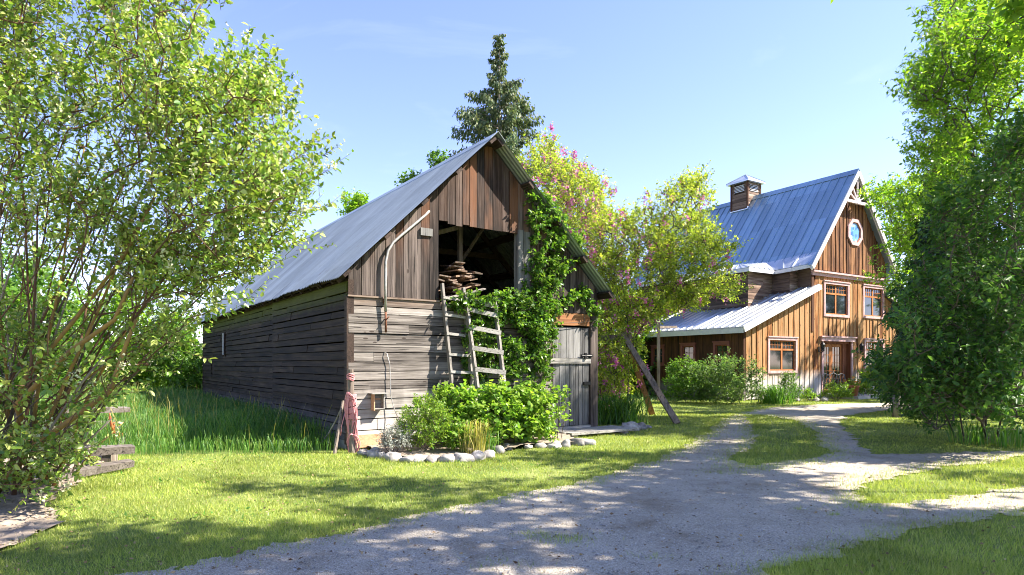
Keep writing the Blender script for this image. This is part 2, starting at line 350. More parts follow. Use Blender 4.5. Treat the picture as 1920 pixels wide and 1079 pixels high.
def ellipsoid_points(els, n, thr=-.1, ns=.7, seed=2., shell=.35):
    w = np.array([e[3]*e[4]*e[5] for e in els]); w = w/w.sum(); out = []; tot = 0
    while tot < n:
        idx = R.choice(len(els), n*2, p=w); d = nrm(R.normal(size=(n*2, 3))); r = R.uniform(shell**3, 1, n*2)**(1/3)
        e = np.array(els)[idx]; q = e[:, :3]+d*r[:, None]*e[:, 3:6]; q = q[q[:, 2] > .15]; q = q[fbm(q, ns, seed) > thr]
        out.append(q); tot += len(q)
    return np.concatenate(out)[:n]
def frusta(P0, P1, R0, R1, n=5):
    d = nrm(P1-P0); up = np.where(np.abs(d[:, 2:3]) > .9, np.array([[1., 0, 0]]), np.array([[0., 0, 1.]]))
    a = nrm(np.cross(d, up)); b = np.cross(d, a); m = len(P0); t = np.arange(n)*2*np.pi/n
    ring = a[:, None]*np.cos(t)[None, :, None]+b[:, None]*np.sin(t)[None, :, None]
    V = np.concatenate([P0[:, None]+ring*R0[:, None, None], P1[:, None]+ring*R1[:, None, None]], 1)
    k = np.arange(n); f = np.stack([k, (k+1) % n, (k+1) % n+n, k+n], 1)
    return V.reshape(-1, 3), (f[None]+(np.arange(m)*2*n)[:, None, None]).reshape(-1, 4)
def leaves(Pb, D, N, L, Wd, kind='rhomb', fold=.12, droop=.12):
    D = nrm(D); S = nrm(np.cross(D, N)); N = np.cross(S, D); n = len(Pb); L = L[:, None]; Wd = Wd[:, None]
    if kind == 'rhomb':
        V = np.stack([Pb, Pb+D*L*.45+S*Wd*.5+N*Wd*fold, Pb+D*L-N*L*droop, Pb+D*L*.45-S*Wd*.5+N*Wd*fold], 1)
        f = np.array([[0, 1, 2, 3]])
    else:
        V = np.stack([Pb, Pb+D*L*.5-N*L*droop*.25, Pb+D*L-N*L*droop, Pb+D*L*.28+S*Wd*.46+N*Wd*fold, Pb+D*L*.66+S*Wd*.40+N*Wd*fold*.7,
                      Pb+D*L*.28-S*Wd*.46+N*Wd*fold, Pb+D*L*.66-S*Wd*.40+N*Wd*fold*.7], 1)
        f = np.array([[0, 3, 4, 2, 1], [0, 1, 2, 6, 5]])
    k = V.shape[1]
    return V.reshape(-1, 3), (f[None]+(np.arange(n)*k)[:, None, None]).reshape(-1, f.shape[1])
def sprigs(cen, ntw, tl, per, L, Wr, kind, up=.5, spread=.8, outc=None, hang=0., ow=1.1):
    """twigs at each clump centre with leaves set along them; returns leaf mesh, twig segments"""
    m = len(cen)*ntw; c = np.repeat(cen, ntw, 0); d = R.normal(size=(m, 3)); d[:, 2] = d[:, 2]*.6+up-hang
    if outc is not None: d += ow*nrm(c-np.asarray(outc))
    d = nrm(d); ll = tl*R.uniform(.5, 1.2, m); p0 = c+R.normal(size=(m, 3))*tl*.25*spread; p1 = p0+d*ll[:, None]
    t = np.tile(np.linspace(.15, 1.0, per), m)+R.uniform(-.05, .05, m*per)
    dd = np.repeat(d, per, 0); pb = np.repeat(p0, per, 0)+dd*(np.repeat(ll, per)*t)[:, None]
    side = nrm(np.cross(dd, R.normal(size=dd.shape))); D = nrm(dd*.55+side*.9+R.normal(size=dd.shape)*.15); D[:, 2] -= .12+hang*.5
    N = R.normal(size=dd.shape)*.55; N[:, 2] += 1.0; k = len(pb); Ls = L*R.uniform(.38, 1.22, k)
    return leaves(pb, D, N, Ls, Ls*Wr*R.uniform(.85, 1.15, k), kind), (p0, p1)
def grow(bases, pts, alpha=.35, rtip=.006, expo=.46, jit=.07, arch=.06):
    """bases: list of polylines (trunk or stem nodes). Connect every point to the tree. returns P0,P1,R0,R1"""
    pos = []; par = []; dist = []
    for line in bases:
        pr = -1; dd = 0.
        for i, q in enumerate(line):
            q = np.array(q, float)
            if i: dd += np.linalg.norm(q-pos[pr])
            pos.append(q); par.append(pr); dist.append(dd); pr = len(pos)-1
    cap = len(pos)+len(pts)*4+10; PA = np.zeros((cap, 3)); DA = np.zeros(cap); n = len(pos); PA[:n] = pos; DA[:n] = dist
    base = np.mean([l[0] for l in bases], 0); order = np.argsort(np.linalg.norm(pts-base, axis=1))
    for i in order:
        p = pts[i]; dv = p-PA[:n]; dl = np.linalg.norm(dv, axis=1)
        cost = dl+alpha*DA[:n]*.5+np.maximum(0, -dv[:, 2])*.9; j = int(np.argmin(cost)); L_ = dl[j]
        if L_ < 1e-3: continue
        ks = 3 if L_ > .5 else (2 if L_ > .2 else 1); prev = j; a = PA[j].copy()
        for k in range(1, ks+1):
            t = k/ks; q = a+(p-a)*t
            if k < ks: q = q+R.normal(size=3)*L_*jit; q[2] += math.sin(math.pi*t)*L_*arch
            PA[n] = q; par.append(prev); DA[n] = DA[prev]+np.linalg.norm(q-PA[prev]); prev = n; n += 1
    cnt = np.ones(n)
    ch = np.zeros(n)
    for i in range(n-1, -1, -1):
        if par[i] >= 0: cnt[par[i]] += cnt[i]*.6+.2
    r = rtip*cnt**expo; e = [i for i in range(n) if par[i] >= 0]; pe = [par[i] for i in e]
    return PA[pe], PA[e], np.minimum(r[pe], r[e]*1.6), r[e]
def cat(parts):
    V = []; Fo = []; o = 0
    for v, f in parts: V.append(v); Fo.append(f+o); o += len(v)
    return np.concatenate(V), np.concatenate(Fo)
def tree(name, label, cat_, base, pts, bases, leafm, barkm, ntw=5, tl=.35, per=9, L=.09, Wr=.55, kind='rhomb', group=None, rtip=.006, expo=.46,
         up=.5, hang=0., blossom=None, alpha=.35, crownname='crown', trunkname='trunk', twigr=.0025, extra=None, arch=.06, away=None, bw=None):
    root = empty(name, tuple(base), 0, label=label, cat=cat_, group=group); b = np.array(base, float)
    p0, p1, r0, r1 = grow(bases, pts, alpha, rtip, expo, arch=arch)
    oc = pts.mean(0)*np.array([1, 1, .6]) if away is None else np.array(away, float)
    (lv, lf), (t0, t1) = sprigs(pts, ntw, tl, per, L, Wr, kind, up, outc=oc, hang=hang, ow=1.1 if away is None else 1.9)
    segs = [frusta(p0, p1, r0, r1, 6)]
    if twigr: segs.append(frusta(t0, t1, np.full(len(t0), twigr*1.5), np.full(len(t0), twigr*.6), 3))
    v, f = cat(segs); mesh_obj(trunkname, v-b, f, barkm, root, True)
    mesh_obj(crownname, lv-b, lf, leafm, root)
    if blossom:
        bm_, nb, sz, name_b, dr = blossom; wts = np.ones(len(t1)) if bw is None else bw(t1); idx = R.choice(len(t1), nb, p=wts/wts.sum()); c = t1[idx]; k = 16
        cc = np.repeat(c, k, 0)+R.normal(size=(nb*k, 3))*sz*np.array([.5, .5, 1.0]); cc[:, 2] -= dr
        v, f = leaves(cc, R.normal(size=cc.shape), R.normal(size=cc.shape), np.full(len(cc), sz*.9), np.full(len(cc), sz*.8))
        mesh_obj(name_b, v-b, f, bm_, root)
    return root
def blades(x, y, h, w, lean=.35, z0=0., seg=1, curl=.5):
    n = len(x); a = R.uniform(0, 2*np.pi, n); sd = np.stack([np.cos(a), np.sin(a), np.zeros(n)], 1)*(w/2)[:, None]
    la = R.uniform(0, 2*np.pi, n); ld = np.stack([np.cos(la), np.sin(la), np.zeros(n)], 1)*(h*lean*R.uniform(.2, 1.2, n))[:, None]
    b = np.stack([x, y, np.full(n, 0.)+z0], 1); up = np.array([[0, 0, 1.]])*h[:, None]
    if seg == 1:
        V = np.stack([b-sd, b+sd, b+up+ld], 1); f = np.array([[0, 1, 2]])
        return V.reshape(-1, 3), (f[None]+(np.arange(n)*3)[:, None, None]).reshape(-1, 3)
    m1 = b+up*.55+ld*.3; m2 = b+up*.9+ld*.75; t = b+up*(1.0-curl*.2)+ld*1.5
    V = np.stack([b-sd*.8, b+sd*.8, m1+sd, m1-sd, m2+sd*.6, m2-sd*.6, t], 1)
    f = np.array([[0, 1, 2, 3], [3, 2, 4, 5], [5, 4, 6, 6]])
    V = np.concatenate([V, (t+sd*.05)[:, None]], 1); f[2] = [5, 4, 7, 6]
    return V.reshape(-1, 3), (f[None]+(np.arange(n)*8)[:, None, None]).reshape(-1, 4)
#PART2
# ------------------------------------------------------------------ ground, driveway, soil, grass
BA = np.array([-2.834, 11.04]); BU = np.array([.8253, .5647]); BV = np.array([-.5647, .8253]); BW, BL = 5.71, 15.3
HB = np.array([9.27, 25.7]); HU = np.array([.8477, .5305]); HV = np.array([-.5305, .8477])
def barnw(w, y, z=0.): q = BA+BU*w+BV*y; return np.array([q[0], q[1], z])
def housew(w, y, z=0.): q = HB+HU*w+HV*y; return np.array([q[0], q[1], z])
DRIVE = [(-6.5,1.5),(-5,2.6),(-3.6,3.75),(-2.68,4.53),(-1.86,5.33),(-.56,6.72),(.94,8.07),(1.99,9.57),(3.13,11.39),(4.34,14.06),(6.2,18.37),(8.49,21.5),(11.05,23.3),(14.59,24.3),(24,24.6),
         (24,21.2),(14.5,20.9),(11.59,20.1),(9.6,18.4),(8.6,16.8),(7.35,14.06),(6.15,11.39),(6.0,10.4),(7.28,10.55),(8.57,10.95),(16,12.6),(16,9.6),(9,7.8),(5.09,6.36),(3.49,5.66),(2.48,4.96),(1.89,4.53),(1.0,3.4),(0,1.5)]
ISLE_A = [(6.7,18.6),(7.4,18.3),(7.35,16.5),(6.5,13.6),(5.75,12.0),(5.35,10.6),(4.5,9.9),(3.5,9.3),(3.35,9.8),(4.15,11.3),(5.0,13.2),(5.9,15.7)]
ISLE_B = [(3.75,6.75),(4.05,7.6),(4.7,8.25),(5.6,8.85),(8.09,10.2),(16,12.2),(16,9.9),(8.6,8.5),(6.32,7.75),(4.68,7.0)]
SOIL = [(-3.9,4.7),(-4.25,5.94),(-5.0,7.0),(-5.7,8.4),(-6.1,9.6),(-9,11),(-14,11),(-14,3),(-4.6,3.9)]
BEDP = [tuple(barnw(.35, -.02)[:2]), (-2.25,10.55), (-1.76,9.98), (-1.29,9.82), (-.74,9.96), (-.18,10.7), (.3,11.3), (.77,11.6), (1.3,11.75), tuple(barnw(4.35, -.6)[:2]), tuple(barnw(4.35, -.02)[:2])]
TALL = [(-8.5,10.3),(-6.3,10.35),(-3.1,10.75),(-2.95,11.1),(-11.6,23.9),(-11.6,27),(-22,27),(-16,14)]
BARNP = [tuple(barnw(*q)[:2]) for q in ((0, 0), (BW, 0), (BW, BL), (0, BL))]
HOUSEP = [tuple(housew(*q)[:2]) for q in ((0, 0), (15, 0), (15, 12), (0, 12))]
def drive_mask(x, y, e=.15):
    xx = x+e*fr2(x, y, 2.6, 1)+.07*fr2(x, y, 13, 3); yy = y+e*fr2(x, y, 2.2, 2)+.07*fr2(x, y, 15, 4)
    return in_poly(xx, yy, DRIVE) & ~in_poly(xx, yy, ISLE_A) & ~in_poly(xx, yy, ISLE_B)
def soil_mask(x, y):
    xx = x+.12*fr2(x, y, 3, 8); yy = y+.12*fr2(x, y, 3, 9); return in_poly(xx, yy, SOIL)
g = MB(); g.add([(-400, -400, 0), (400, -400, 0), (400, 400, 0), (-400, 400, 0)], [(0, 1, 2, 3)])
tag(g.build('ground', M['ground']), kind='structure')
def sheet(name, x0, x1, y0, y1, st, mask, mat, z0, amp, sc, kind='structure', label=None):
    xs = np.arange(x0, x1, st); ys = np.arange(y0, y1, st); X, Y = np.meshgrid(xs, ys); m = mask(X+st/2, Y+st/2)
    Z = z0+amp*fr2(X, Y, sc, 5)+amp*.5*fr2(X, Y, sc*4, 6)+amp*.25*fr2(X, Y, sc*11, 7)
    nx = len(xs); ii, jj = np.nonzero(m[:-1, :-1]); a = ii*nx+jj
    f = np.stack([a, a+1, a+1+nx, a+nx], 1); used = np.unique(f); rm = np.full(X.size, -1); rm[used] = np.arange(len(used))
    V = np.stack([X.ravel(), Y.ravel(), Z.ravel()], 1)[used]; V[:, :2] += R.uniform(-.017, .017, (len(V), 2))
    o = mesh_obj(name, V, rm[f], mat, None, True); return tag(o, label, kind=kind)
sheet('driveway', -6.4, 24, 1.6, 25, .05, drive_mask, M['gravel'], .016, .005, 3)
sheet('soil_patch', -13, -3.4, 3, 11.2, .05, soil_mask, M['soil'], .022, .028, 5)
sheet('flower_bed_soil', -3.2, 2.6, 9.7, 13.6, .05, lambda x, y: in_poly(x, y, BEDP), M['soil'], .07, .018, 5)
# loose stones on the driveway
n = 30000; Y = np.exp(R.uniform(np.log(3.8), np.log(14), n)); X = Y*R.uniform(-.85, .85, n); k = drive_mask(X, Y, .16); X = X[k]; Y = Y[k]; n = len(X)
s = R.uniform(.003, .009, n)*np.where(R.random(n) < .06, 1.9, 1.0)*(Y/6)**.35; oc = np.array([[1,0,0],[0,1,0],[-1,0,0],[0,-1,0],[0,0,.7],[0,0,-.7]], float)
V = np.stack([X, Y, np.full(n, .021)], 1)[:, None]+oc[None]*s[:, None, None]*R.uniform(.6, 1.3, (n, 6, 1))
f = np.array([[0,1,4],[1,2,4],[2,3,4],[3,0,4]]); tag(mesh_obj('loose_gravel', V, (f[None]+(np.arange(n)*6)[:, None, None]).reshape(-1, 3), M['pebble']), 'small loose stones scattered over the grey driveway', 'gravel', kind='stuff')
n = 9000; X = R.uniform(-9, -3.6, n); Y = R.uniform(4, 10.6, n); k = soil_mask(X, Y); X = X[k]; Y = Y[k]; n = len(X); s = R.uniform(.006, .022, n)*np.where(R.random(n) < .08, 1.8, 1)
V = np.stack([X, Y, np.full(n, .03)], 1)[:, None]+oc[None]*s[:, None, None]*R.uniform(.5, 1.4, (n, 6, 1))
tag(mesh_obj('soil_clods', V, (f[None]+(np.arange(n)*6)[:, None, None]).reshape(-1, 3), M['soil']), 'crumbly clods of dry soil under the left shrub', 'soil', kind='stuff')
# mown lawn
def lawn_pts(n, y0, y1):
    Y = np.exp(R.uniform(np.log(y0), np.log(y1), n)); X = Y*R.uniform(-.84, .84, n)
    jx = R.normal(0, .055, n); jy = R.normal(0, .055, n); k = ~drive_mask(X+jx, Y+jy) & ~soil_mask(X+jx, Y+jy) & ~in_poly(X, Y, BEDP) & ~in_poly(X, Y, BARNP) & ~in_poly(X, Y, HOUSEP) & ~in_poly(X, Y, TALL)
    return X[k], Y[k]
X, Y = lawn_pts(620000, 4.2, 27)
patch = fr2(X, Y, .8, 12)+.5*fr2(X, Y, 4, 13); k = R.random(len(X)) < np.clip(.70+.55*patch, .22, 1); X = X[k]; Y = Y[k]; patch = patch[k]
inis = in_poly(X, Y, ISLE_A) | in_poly(X, Y, ISLE_B); k = ~inis | (R.random(len(X)) < np.clip(.55+.5*fr2(X, Y, 2.5, 31), .12, 1)); X = X[k]; Y = Y[k]; patch = patch[k]; inis = inis[k]
near = (X > 1) & (Y < 6.6)
h = R.uniform(.02, .05, len(X))*(1+.25*patch)*np.where(near, 1.5, 1)*np.where(inis, 1.25, 1); v, f = blades(X, Y, h, .0045*(Y/5)**.85*R.uniform(.7, 1.3, len(X)), .7)
tag(mesh_obj('lawn_grass', v, f, M['lawn_blade']), 'short mown yellow green grass of the lawn', 'grass', kind='stuff')
# tufts in and beside the driveway
cs = [(.45,5.4,.28,260),(.25,5.55,.2,90),(3.16,6.27,.08,40),(2.9,6.5,.06,25),(3.6,6.6,.3,170),(3.9,7.0,.3,160),(-.1,4.75,.3,60),(4.6,7.2,.5,200),(1.1,4.9,.12,40),(3.4,9.1,.5,420),(2.9,8.7,.4,160),(4.3,9.6,.5,300),(3.9,6.9,.4,300)]
X = np.concatenate([R.normal(c[0], c[2]*.6, c[3]) for c in cs]); Y = np.concatenate([R.normal(c[1], c[2]*.32, c[3]) for c in cs])
ex, ey = [], []
for (xa, ya), (xb, yb) in list(zip(DRIVE[2:12], DRIVE[3:13]))+list(zip(DRIVE[27:32], DRIVE[28:33])):
    m = int(900*math.hypot(xb-xa, yb-ya)/(1+.08*ya)); t = R.random(m); ex.append(xa+(xb-xa)*t+R.normal(0, .17, m)); ey.append(ya+(yb-ya)*t+R.normal(0, .14, m))
for pl in (ISLE_A, ISLE_B):
    for (xa, ya), (xb, yb) in zip(pl, pl[1:]+pl[:1]):
        m = int(700*math.hypot(xb-xa, yb-ya)/(1+.08*ya)); t = R.random(m); ex.append(xa+(xb-xa)*t+R.normal(0, .2, m)); ey.append(ya+(yb-ya)*t+R.normal(0, .2, m))
X = np.concatenate([X]+ex); Y = np.concatenate([Y]+ey)
v, f = blades(X, Y, R.uniform(.02, .06, len(X)), np.full(len(X), .0045)*(Y/5)**.7, .9, .012)
tag(mesh_obj('edge_grass', v, f, M['lawn_blade']), 'thin tufts of grass growing in and beside the gravel', 'grass', kind='stuff')
n = 2600; Y = np.exp(R.uniform(np.log(4.3), np.log(15), n)); X = Y*R.uniform(-.82, .82, n); Pb = np.stack([X, Y, R.uniform(.022, .045, n)], 1); D = R.normal(size=(n, 3))*np.array([1, 1, .25]); N = np.array([[0, 0, 1.]])+R.normal(size=(n, 3))*.5; L_ = R.uniform(.015, .045, n)
v, f = leaves(Pb, D, N, L_, L_*.55); tag(mesh_obj('leaf_litter', v, f, M['litter']), 'scattered dry fallen leaves on the lawn and gravel', 'fallen leaves', kind='stuff')
n = 420; c_ = R.integers(0, 60, n); cx_ = R.uniform(-6, 3, 60); cy_ = R.uniform(5.5, 12, 60); X = cx_[c_]+R.normal(0, .09, n); Y = cy_[c_]+R.normal(0, .09, n); k = ~drive_mask(X, Y) & ~in_poly(X, Y, BARNP) & ~in_poly(X, Y, BEDP); X = X[k]; Y = Y[k]; n = len(X)
Pb = np.stack([X, Y, R.uniform(.02, .04, n)], 1); D = R.normal(size=(n, 3))*np.array([1, 1, .5])+[0, 0, .3]; v, f = leaves(Pb, D, np.array([[0, 0, 1.]])+R.normal(size=(n, 3))*.3, R.uniform(.03, .07, n), R.uniform(.015, .03, n)); tag(mesh_obj('lawn_weeds', v, f, M['strap_leaf']), 'small broad leaved weeds dotted through the lawn', 'weeds', kind='stuff')
# tall grass beside the barn
n = 95000; X = R.uniform(-22, -2.8, n*2); Y = R.uniform(10.2, 27, n*2); k = in_poly(X+.25*fr2(X, Y, 2, 14), Y+.30*fr2(X, Y, 3, 15)+R.normal(0, .12, len(X)), TALL) & ~in_poly(X, Y, BARNP) & (X > -.75*Y) ; X = X[k]; Y = Y[k]
h = R.uniform(.28, .62, len(X))*(1+.22*fr2(X, Y, 1.5, 16)); fr = np.clip((Y-10.2)/1.5, .45, 1); h *= fr
v, f = blades(X, Y, h, R.uniform(.006, .012, len(X))*(Y/12)**.5, .45, 0, 3)
tag(mesh_obj('tall_grass', v, f, M['wild_blade']), 'tall uncut grass growing along the dark side of the barn', 'grass', kind='stuff')
k = R.random(len(X)) < .012; v, f = blades(X[k], Y[k], R.uniform(.5, .95, k.sum()), np.full(k.sum(), .008), .35, 0, 3)
tag(mesh_obj('grass_stalks', v, f, M['yellow_blade']), 'pale flowering stalks standing above the tall grass', 'grass stalks', kind='stuff')
# unmown fringe behind: around the house and far lawn
n = 26000; X = R.uniform(-26, 30, n); Y = R.uniform(22, 48, n); k = ~in_poly(X, Y, HOUSEP) & ~in_poly(X, Y, BARNP) & ~drive_mask(X, Y) & (np.abs(X) < .8*Y) & ((X < 5) | (Y > 27)); X = X[k]; Y = Y[k]
v, f = blades(X, Y, R.uniform(.12, .4, len(X)), np.full(len(X), .03), .5, 0, 3); tag(mesh_obj('far_grass', v, f, M['wild_blade']), 'rough grass in the distance behind the buildings', 'grass', kind='stuff')
# ------------------------------------------------------------------ board walls
def vboards(mb, a0, a1, zlo, zhi, wmin, wmax, b0, b1, holes=(), gap=.012, rag=0., jb=.006):
    cuts = [a0]; fixed = sorted({c for h_ in holes for c in h_[:2] if a0 < c < a1} | {a1})
    for fx in fixed:
        while fx-cuts[-1] > wmax*1.15: cuts.append(min(cuts[-1]+random.uniform(wmin, wmax), fx-wmin*.6))
        cuts.append(fx)
    for a, b in zip(cuts[:-1], cuts[1:]):
        m = (a+b)/2; spans = [(zlo(m)+random.uniform(-rag, rag*.3), None)]
        hs = sorted([h_ for h_ in holes if h_[0] < m < h_[1]], key=lambda q: q[2]); z = spans[0][0]; segs = []
        for h_ in hs:
            if h_[2] > z: segs.append((z, z, h_[2], h_[2]))
            z = max(z, h_[3])
        if zhi(m) > z: segs.append((z, z, max(z+.001, zhi(a+gap/2)), max(z+.001, zhi(b-gap/2))))
        j = random.uniform(-jb, jb); t = random.uniform(-.003, .003)
        for (zl, zr_, ta, tb) in segs:
            x0, x1 = a+gap/2, b-gap/2
            mb.hexa([(x0,b0,zl),(x1,b0,zr_),(x1,b1+j+t,zr_),(x0,b1+j-t,zl),(x0,b0,ta),(x1,b0,tb),(x1,b1+j+t,tb),(x0,b1+j-t,ta)])
def hboards(mb, a0, a1, z0, z1, hmin, hmax, b0, b1, holes=(), lap=.006, gap=.006, lmin=1.6, lmax=4.5, jb=.005, wav=.006, zhi=None):
    z = z0
    while z < z1-.02:
        zt = min(z+random.uniform(hmin, hmax), z1)
        if z1-zt < hmin*.5: zt = z1
        m = (z+zt)/2; cuts = [a0, a1]+[c for h_ in holes if h_[2] < m < h_[3] for c in h_[:2]]; a = a0+random.uniform(.4, lmax)
        while a < a1-.5: cuts.append(a); a += random.uniform(lmin, lmax)
        cuts = sorted(cuts); w0 = [random.uniform(-wav, wav), random.uniform(-wav, wav)]
        for a, b in zip(cuts[:-1], cuts[1:]):
            if any(h_[0] <= (a+b)/2 <= h_[1] and h_[2] < m < h_[3] for h_ in holes): continue
            if zhi and m > zhi((a+b)/2): continue
            j = random.uniform(-jb, jb); x0, x1 = a+.002, b-.002; zb = z+gap/2
            mb.hexa([(x0,b0,zb),(x1,b0,zb),(x1,b1+lap+j,zb),(x0,b1+lap+j,zb),(x0,b0,zt-gap/2+w0[0]),(x1,b0,zt-gap/2+w0[1]),(x1,b1-lap+j,zt-gap/2+w0[1]),(x0,b1-lap+j,zt-gap/2+w0[0])])
        z = zt
FR = lambda a, b, z: (a, -b, z)        # along the front, outwards, up
# ------------------------------------------------------------------ the old barn
barn = empty('barn', (BA[0], BA[1], 0), math.atan2(BU[1], BU[0]), label='old weathered timber barn with an open loft and a corrugated steel roof', cat='barn')
ZR = 5.96; SL = .963; MID = BW/2
zr = lambda w: ZR-SL*abs(w-MID)
OP = (1.75, 3.56, 2.77, 4.19)
b = MB(); hboards(b, 0.0, 4.40, .02, 2.66, .13, .20, -.0, .028, lap=.004, gap=.013, lmin=1.0, lmax=3.2, jb=.009); b.box(-.01, 1.76, -.02, .05, 2.655, 2.685)
b.build('lower_front_wall', M['barn_low'], barn, T=FR)
b = MB(); top = lambda w: zr(w)-.09
vboards(b, 0, 1.75, lambda w: 2.69, top, .15, .25, 0, .03, rag=.01)
vboards(b, 1.75, 3.56, lambda w: 4.18-.03*(w-1.75), top, .15, .22, .0, .034, rag=.05)
vboards(b, 3.56, 3.83, lambda w: 4.2, top, .13, .2, 0, .03)
vboards(b, 3.83, BW, lambda w: 2.60, top, .12, .2, 0, .03, rag=.01)
b.build('upper_front_wall', M['barn_up'], barn, T=FR)
b = MB(); b.box(3.70, 3.84, .0, .05, 2.6, 4.20); b.build('jamb_board', M['grey_post'], barn, T=FR); b = MB(); b.box(1.36, 1.60, .036, .07, 3.86, 4.0); b.build('door_stop', M['grey_post'], barn, T=FR)
b = MB(); b.box(3.55, 3.69, -.1, .06, 2.6, 4.22)
b.build('loft_door_jamb', M['grey_post'], barn, T=FR)
b = MB(); b.box(5.50, 5.71, -.12, .05, 0, 2.60); b.build('corner_post', M['barn_up'], barn, T=FR)
b = MB(); b.box(4.38, 4.46, -.06, .02, .1, 2.6); b.build('door_post', M['barn_dark'], barn, T=FR); b = MB(); b.box(-.03, .0, -.08, .035, .1, 2.66); b.build('corner_board', M['barn_dark'], barn, T=FR)
b = MB(); b.box(4.40, 5.48, -.02, .055, 2.32, 2.58); b.build('door_lintel', M['rust_board'], barn, T=FR)
b = MB(); vboards(b, 4.47, 5.47, lambda w: 1.62, lambda w: 2.28, .13, .22, -.01, .02, rag=.0); vboards(b, 4.47, 5.47, lambda w: .16, lambda w: 1.50, .11, .17, -.01, .024, rag=.01)
dr = b.build('barn_door', M['grey_door'], barn, T=FR)
b = MB(); b.box(4.36, 5.50, .026, .06, 1.50, 1.61); b.build('door_brace', M['grey_rail'], dr, T=FR)
b = MB(); b.box(5.20, 5.53, .061, .085, 1.64, 1.70); b.tube([(5.22, .09, 1.67), (5.50, .09, 1.67)], .012); b.box(5.30, 5.36, .06, .10, 1.60, 1.73)
b.build('door_latch', M['iron'], dr, T=FR); b = MB(); b.box(5.30, 5.50, .025, .07, 1.03, 1.10); b.build('lower_latch', M['iron'], dr, T=FR)
b = MB(); b.box(4.40, 5.50, -.05, .05, .03, .15); b.build('door_sill', M['grey_rail'], barn, T=FR)
SD = lambda a, b_, z: (-b_, a, z)
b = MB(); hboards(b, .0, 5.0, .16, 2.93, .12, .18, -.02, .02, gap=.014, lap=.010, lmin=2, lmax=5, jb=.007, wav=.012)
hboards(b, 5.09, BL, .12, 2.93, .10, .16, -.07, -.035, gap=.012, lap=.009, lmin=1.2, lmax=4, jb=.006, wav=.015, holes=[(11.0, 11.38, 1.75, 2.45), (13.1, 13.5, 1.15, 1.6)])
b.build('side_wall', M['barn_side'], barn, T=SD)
b = MB(); b.box(5.0, 5.09, -.12, -.05, 0, 2.95); b.box(-.03, .09, -.1, .0, .0, 2.95); b.box(0, BL, -.10, -.06, 2.90, 3.0)
for i in range(4): b.box(11.0-.04+.38*i/3*0, 11.0, -.06, -.01, 1.72, 2.48)
b.box(11.38, 11.42, -.06, -.01, 1.72, 2.48); b.box(13.1, 13.5, -.1, -.06, 1.15, 1.6)
b.build('side_posts', M['barn_dark'], barn, T=SD)
b = MB(); b.box(11.26, 11.31, -.03, -.005, 1.78, 2.46); b.build('window_strip', M['white_trim'], barn, T=SD)
b = MB(); b.box(0, 4.5, -.06, -.0, -.05, .16); b.box(4.5, 15, -.1, -.06, -.05, .12); b.build('footing', M['stone_path'], barn, T=SD)
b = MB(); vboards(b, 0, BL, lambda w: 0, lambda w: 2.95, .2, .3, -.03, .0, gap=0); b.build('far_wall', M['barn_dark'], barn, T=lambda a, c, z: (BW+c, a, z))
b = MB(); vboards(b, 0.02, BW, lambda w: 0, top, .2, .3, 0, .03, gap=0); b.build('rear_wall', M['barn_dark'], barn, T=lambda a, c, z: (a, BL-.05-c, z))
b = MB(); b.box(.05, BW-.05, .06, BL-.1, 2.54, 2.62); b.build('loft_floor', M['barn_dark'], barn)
# rafters, ties, purlins
b = MB()
for i, yy in enumerate(np.arange(.12, BL-.1, 1.1)):
    for s in (-1, 1): b.beam((MID+s*(MID+.15), yy, zr(-.15)-.13), (MID, yy, ZR-.14), .05, .12)
    if i % 2 == 0 and i: b.beam((1.1, yy, zr(1.1)-.2), (4.6, yy, zr(4.6)-.2), .05, .12)
for yy in np.arange(.3, BL, .62):
    b.beam((-.20, yy, zr(-.20)-.09), (.45, yy, zr(.45)-.09), .05, .11)
b.build('rafters', M['barn_dark'], barn)
b = MB()
for t in (.03, .27, .5, .73, .97):
    for s in (-1, 1):
        w = MID+s*t*(MID+.22) if t > .05 else MID+s*.09; z = zr(w)-.075; nn = nrm(np.array([s*SL, 0, 1.0]))
        b.beam((w, -.34, z), (w, BL+.2, z), .16, .055, up=tuple(nn))
b.build('purlins', M['barn_dark'], barn)
b = MB(); b.box(2.72, 2.80, .9, .98, 2.62, 4.6); b.box(2.30, 2.36, 1.8, 1.86, 2.62, 4.3); b.beam((2.0, 1.2, 2.7), (2.25, 1.3, 3.9), .10, .03); b.beam((1.75, .9, 4.0), (2.75, .95, 4.35), .05, .09); b.beam((3.5, .5, 4.9), (2.9, 2.2, 3.0), .05, .05); b.beam((4.3, .8, 4.3), (3.0, .8, 4.9), .06, .1)
b.build('loft_posts', M['pole_grey'], barn)
b = MB(); pitch = .10; L_ = BL+.72; nc = int(L_/pitch*5); rows = 9
for s in (-1, 1):
    vs = []; fs = []
    for i in range(nc+1):
        y = -.36+L_*i/nc; wv = .016*math.sin(2*math.pi*(y+.36)/pitch)
        for j in range(rows+1):
            t = j/rows; d = t*(MID+.27)+.0; w = MID+s*d
            sag = .012*math.sin(y*1.3+s)+.010*math.sin(y*3.1+t*5)+.008*math.sin(t*9+y*.6)
            edge = .006*math.sin(int(y/.66)*2.3) if j == rows else 0
            vs.append((w+s*edge*2, y, ZR-SL*d+wv+sag*t))
    for i in range(nc):
        for j in range(rows):
            a = i*(rows+1)+j; q = (a, a+1, a+rows+2, a+rows+1); fs.append(q if s > 0 else q[::-1])
    b.add(vs, fs)
rf = b.build('roof', M['barn_roof'], barn, smooth=True)
b = MB()
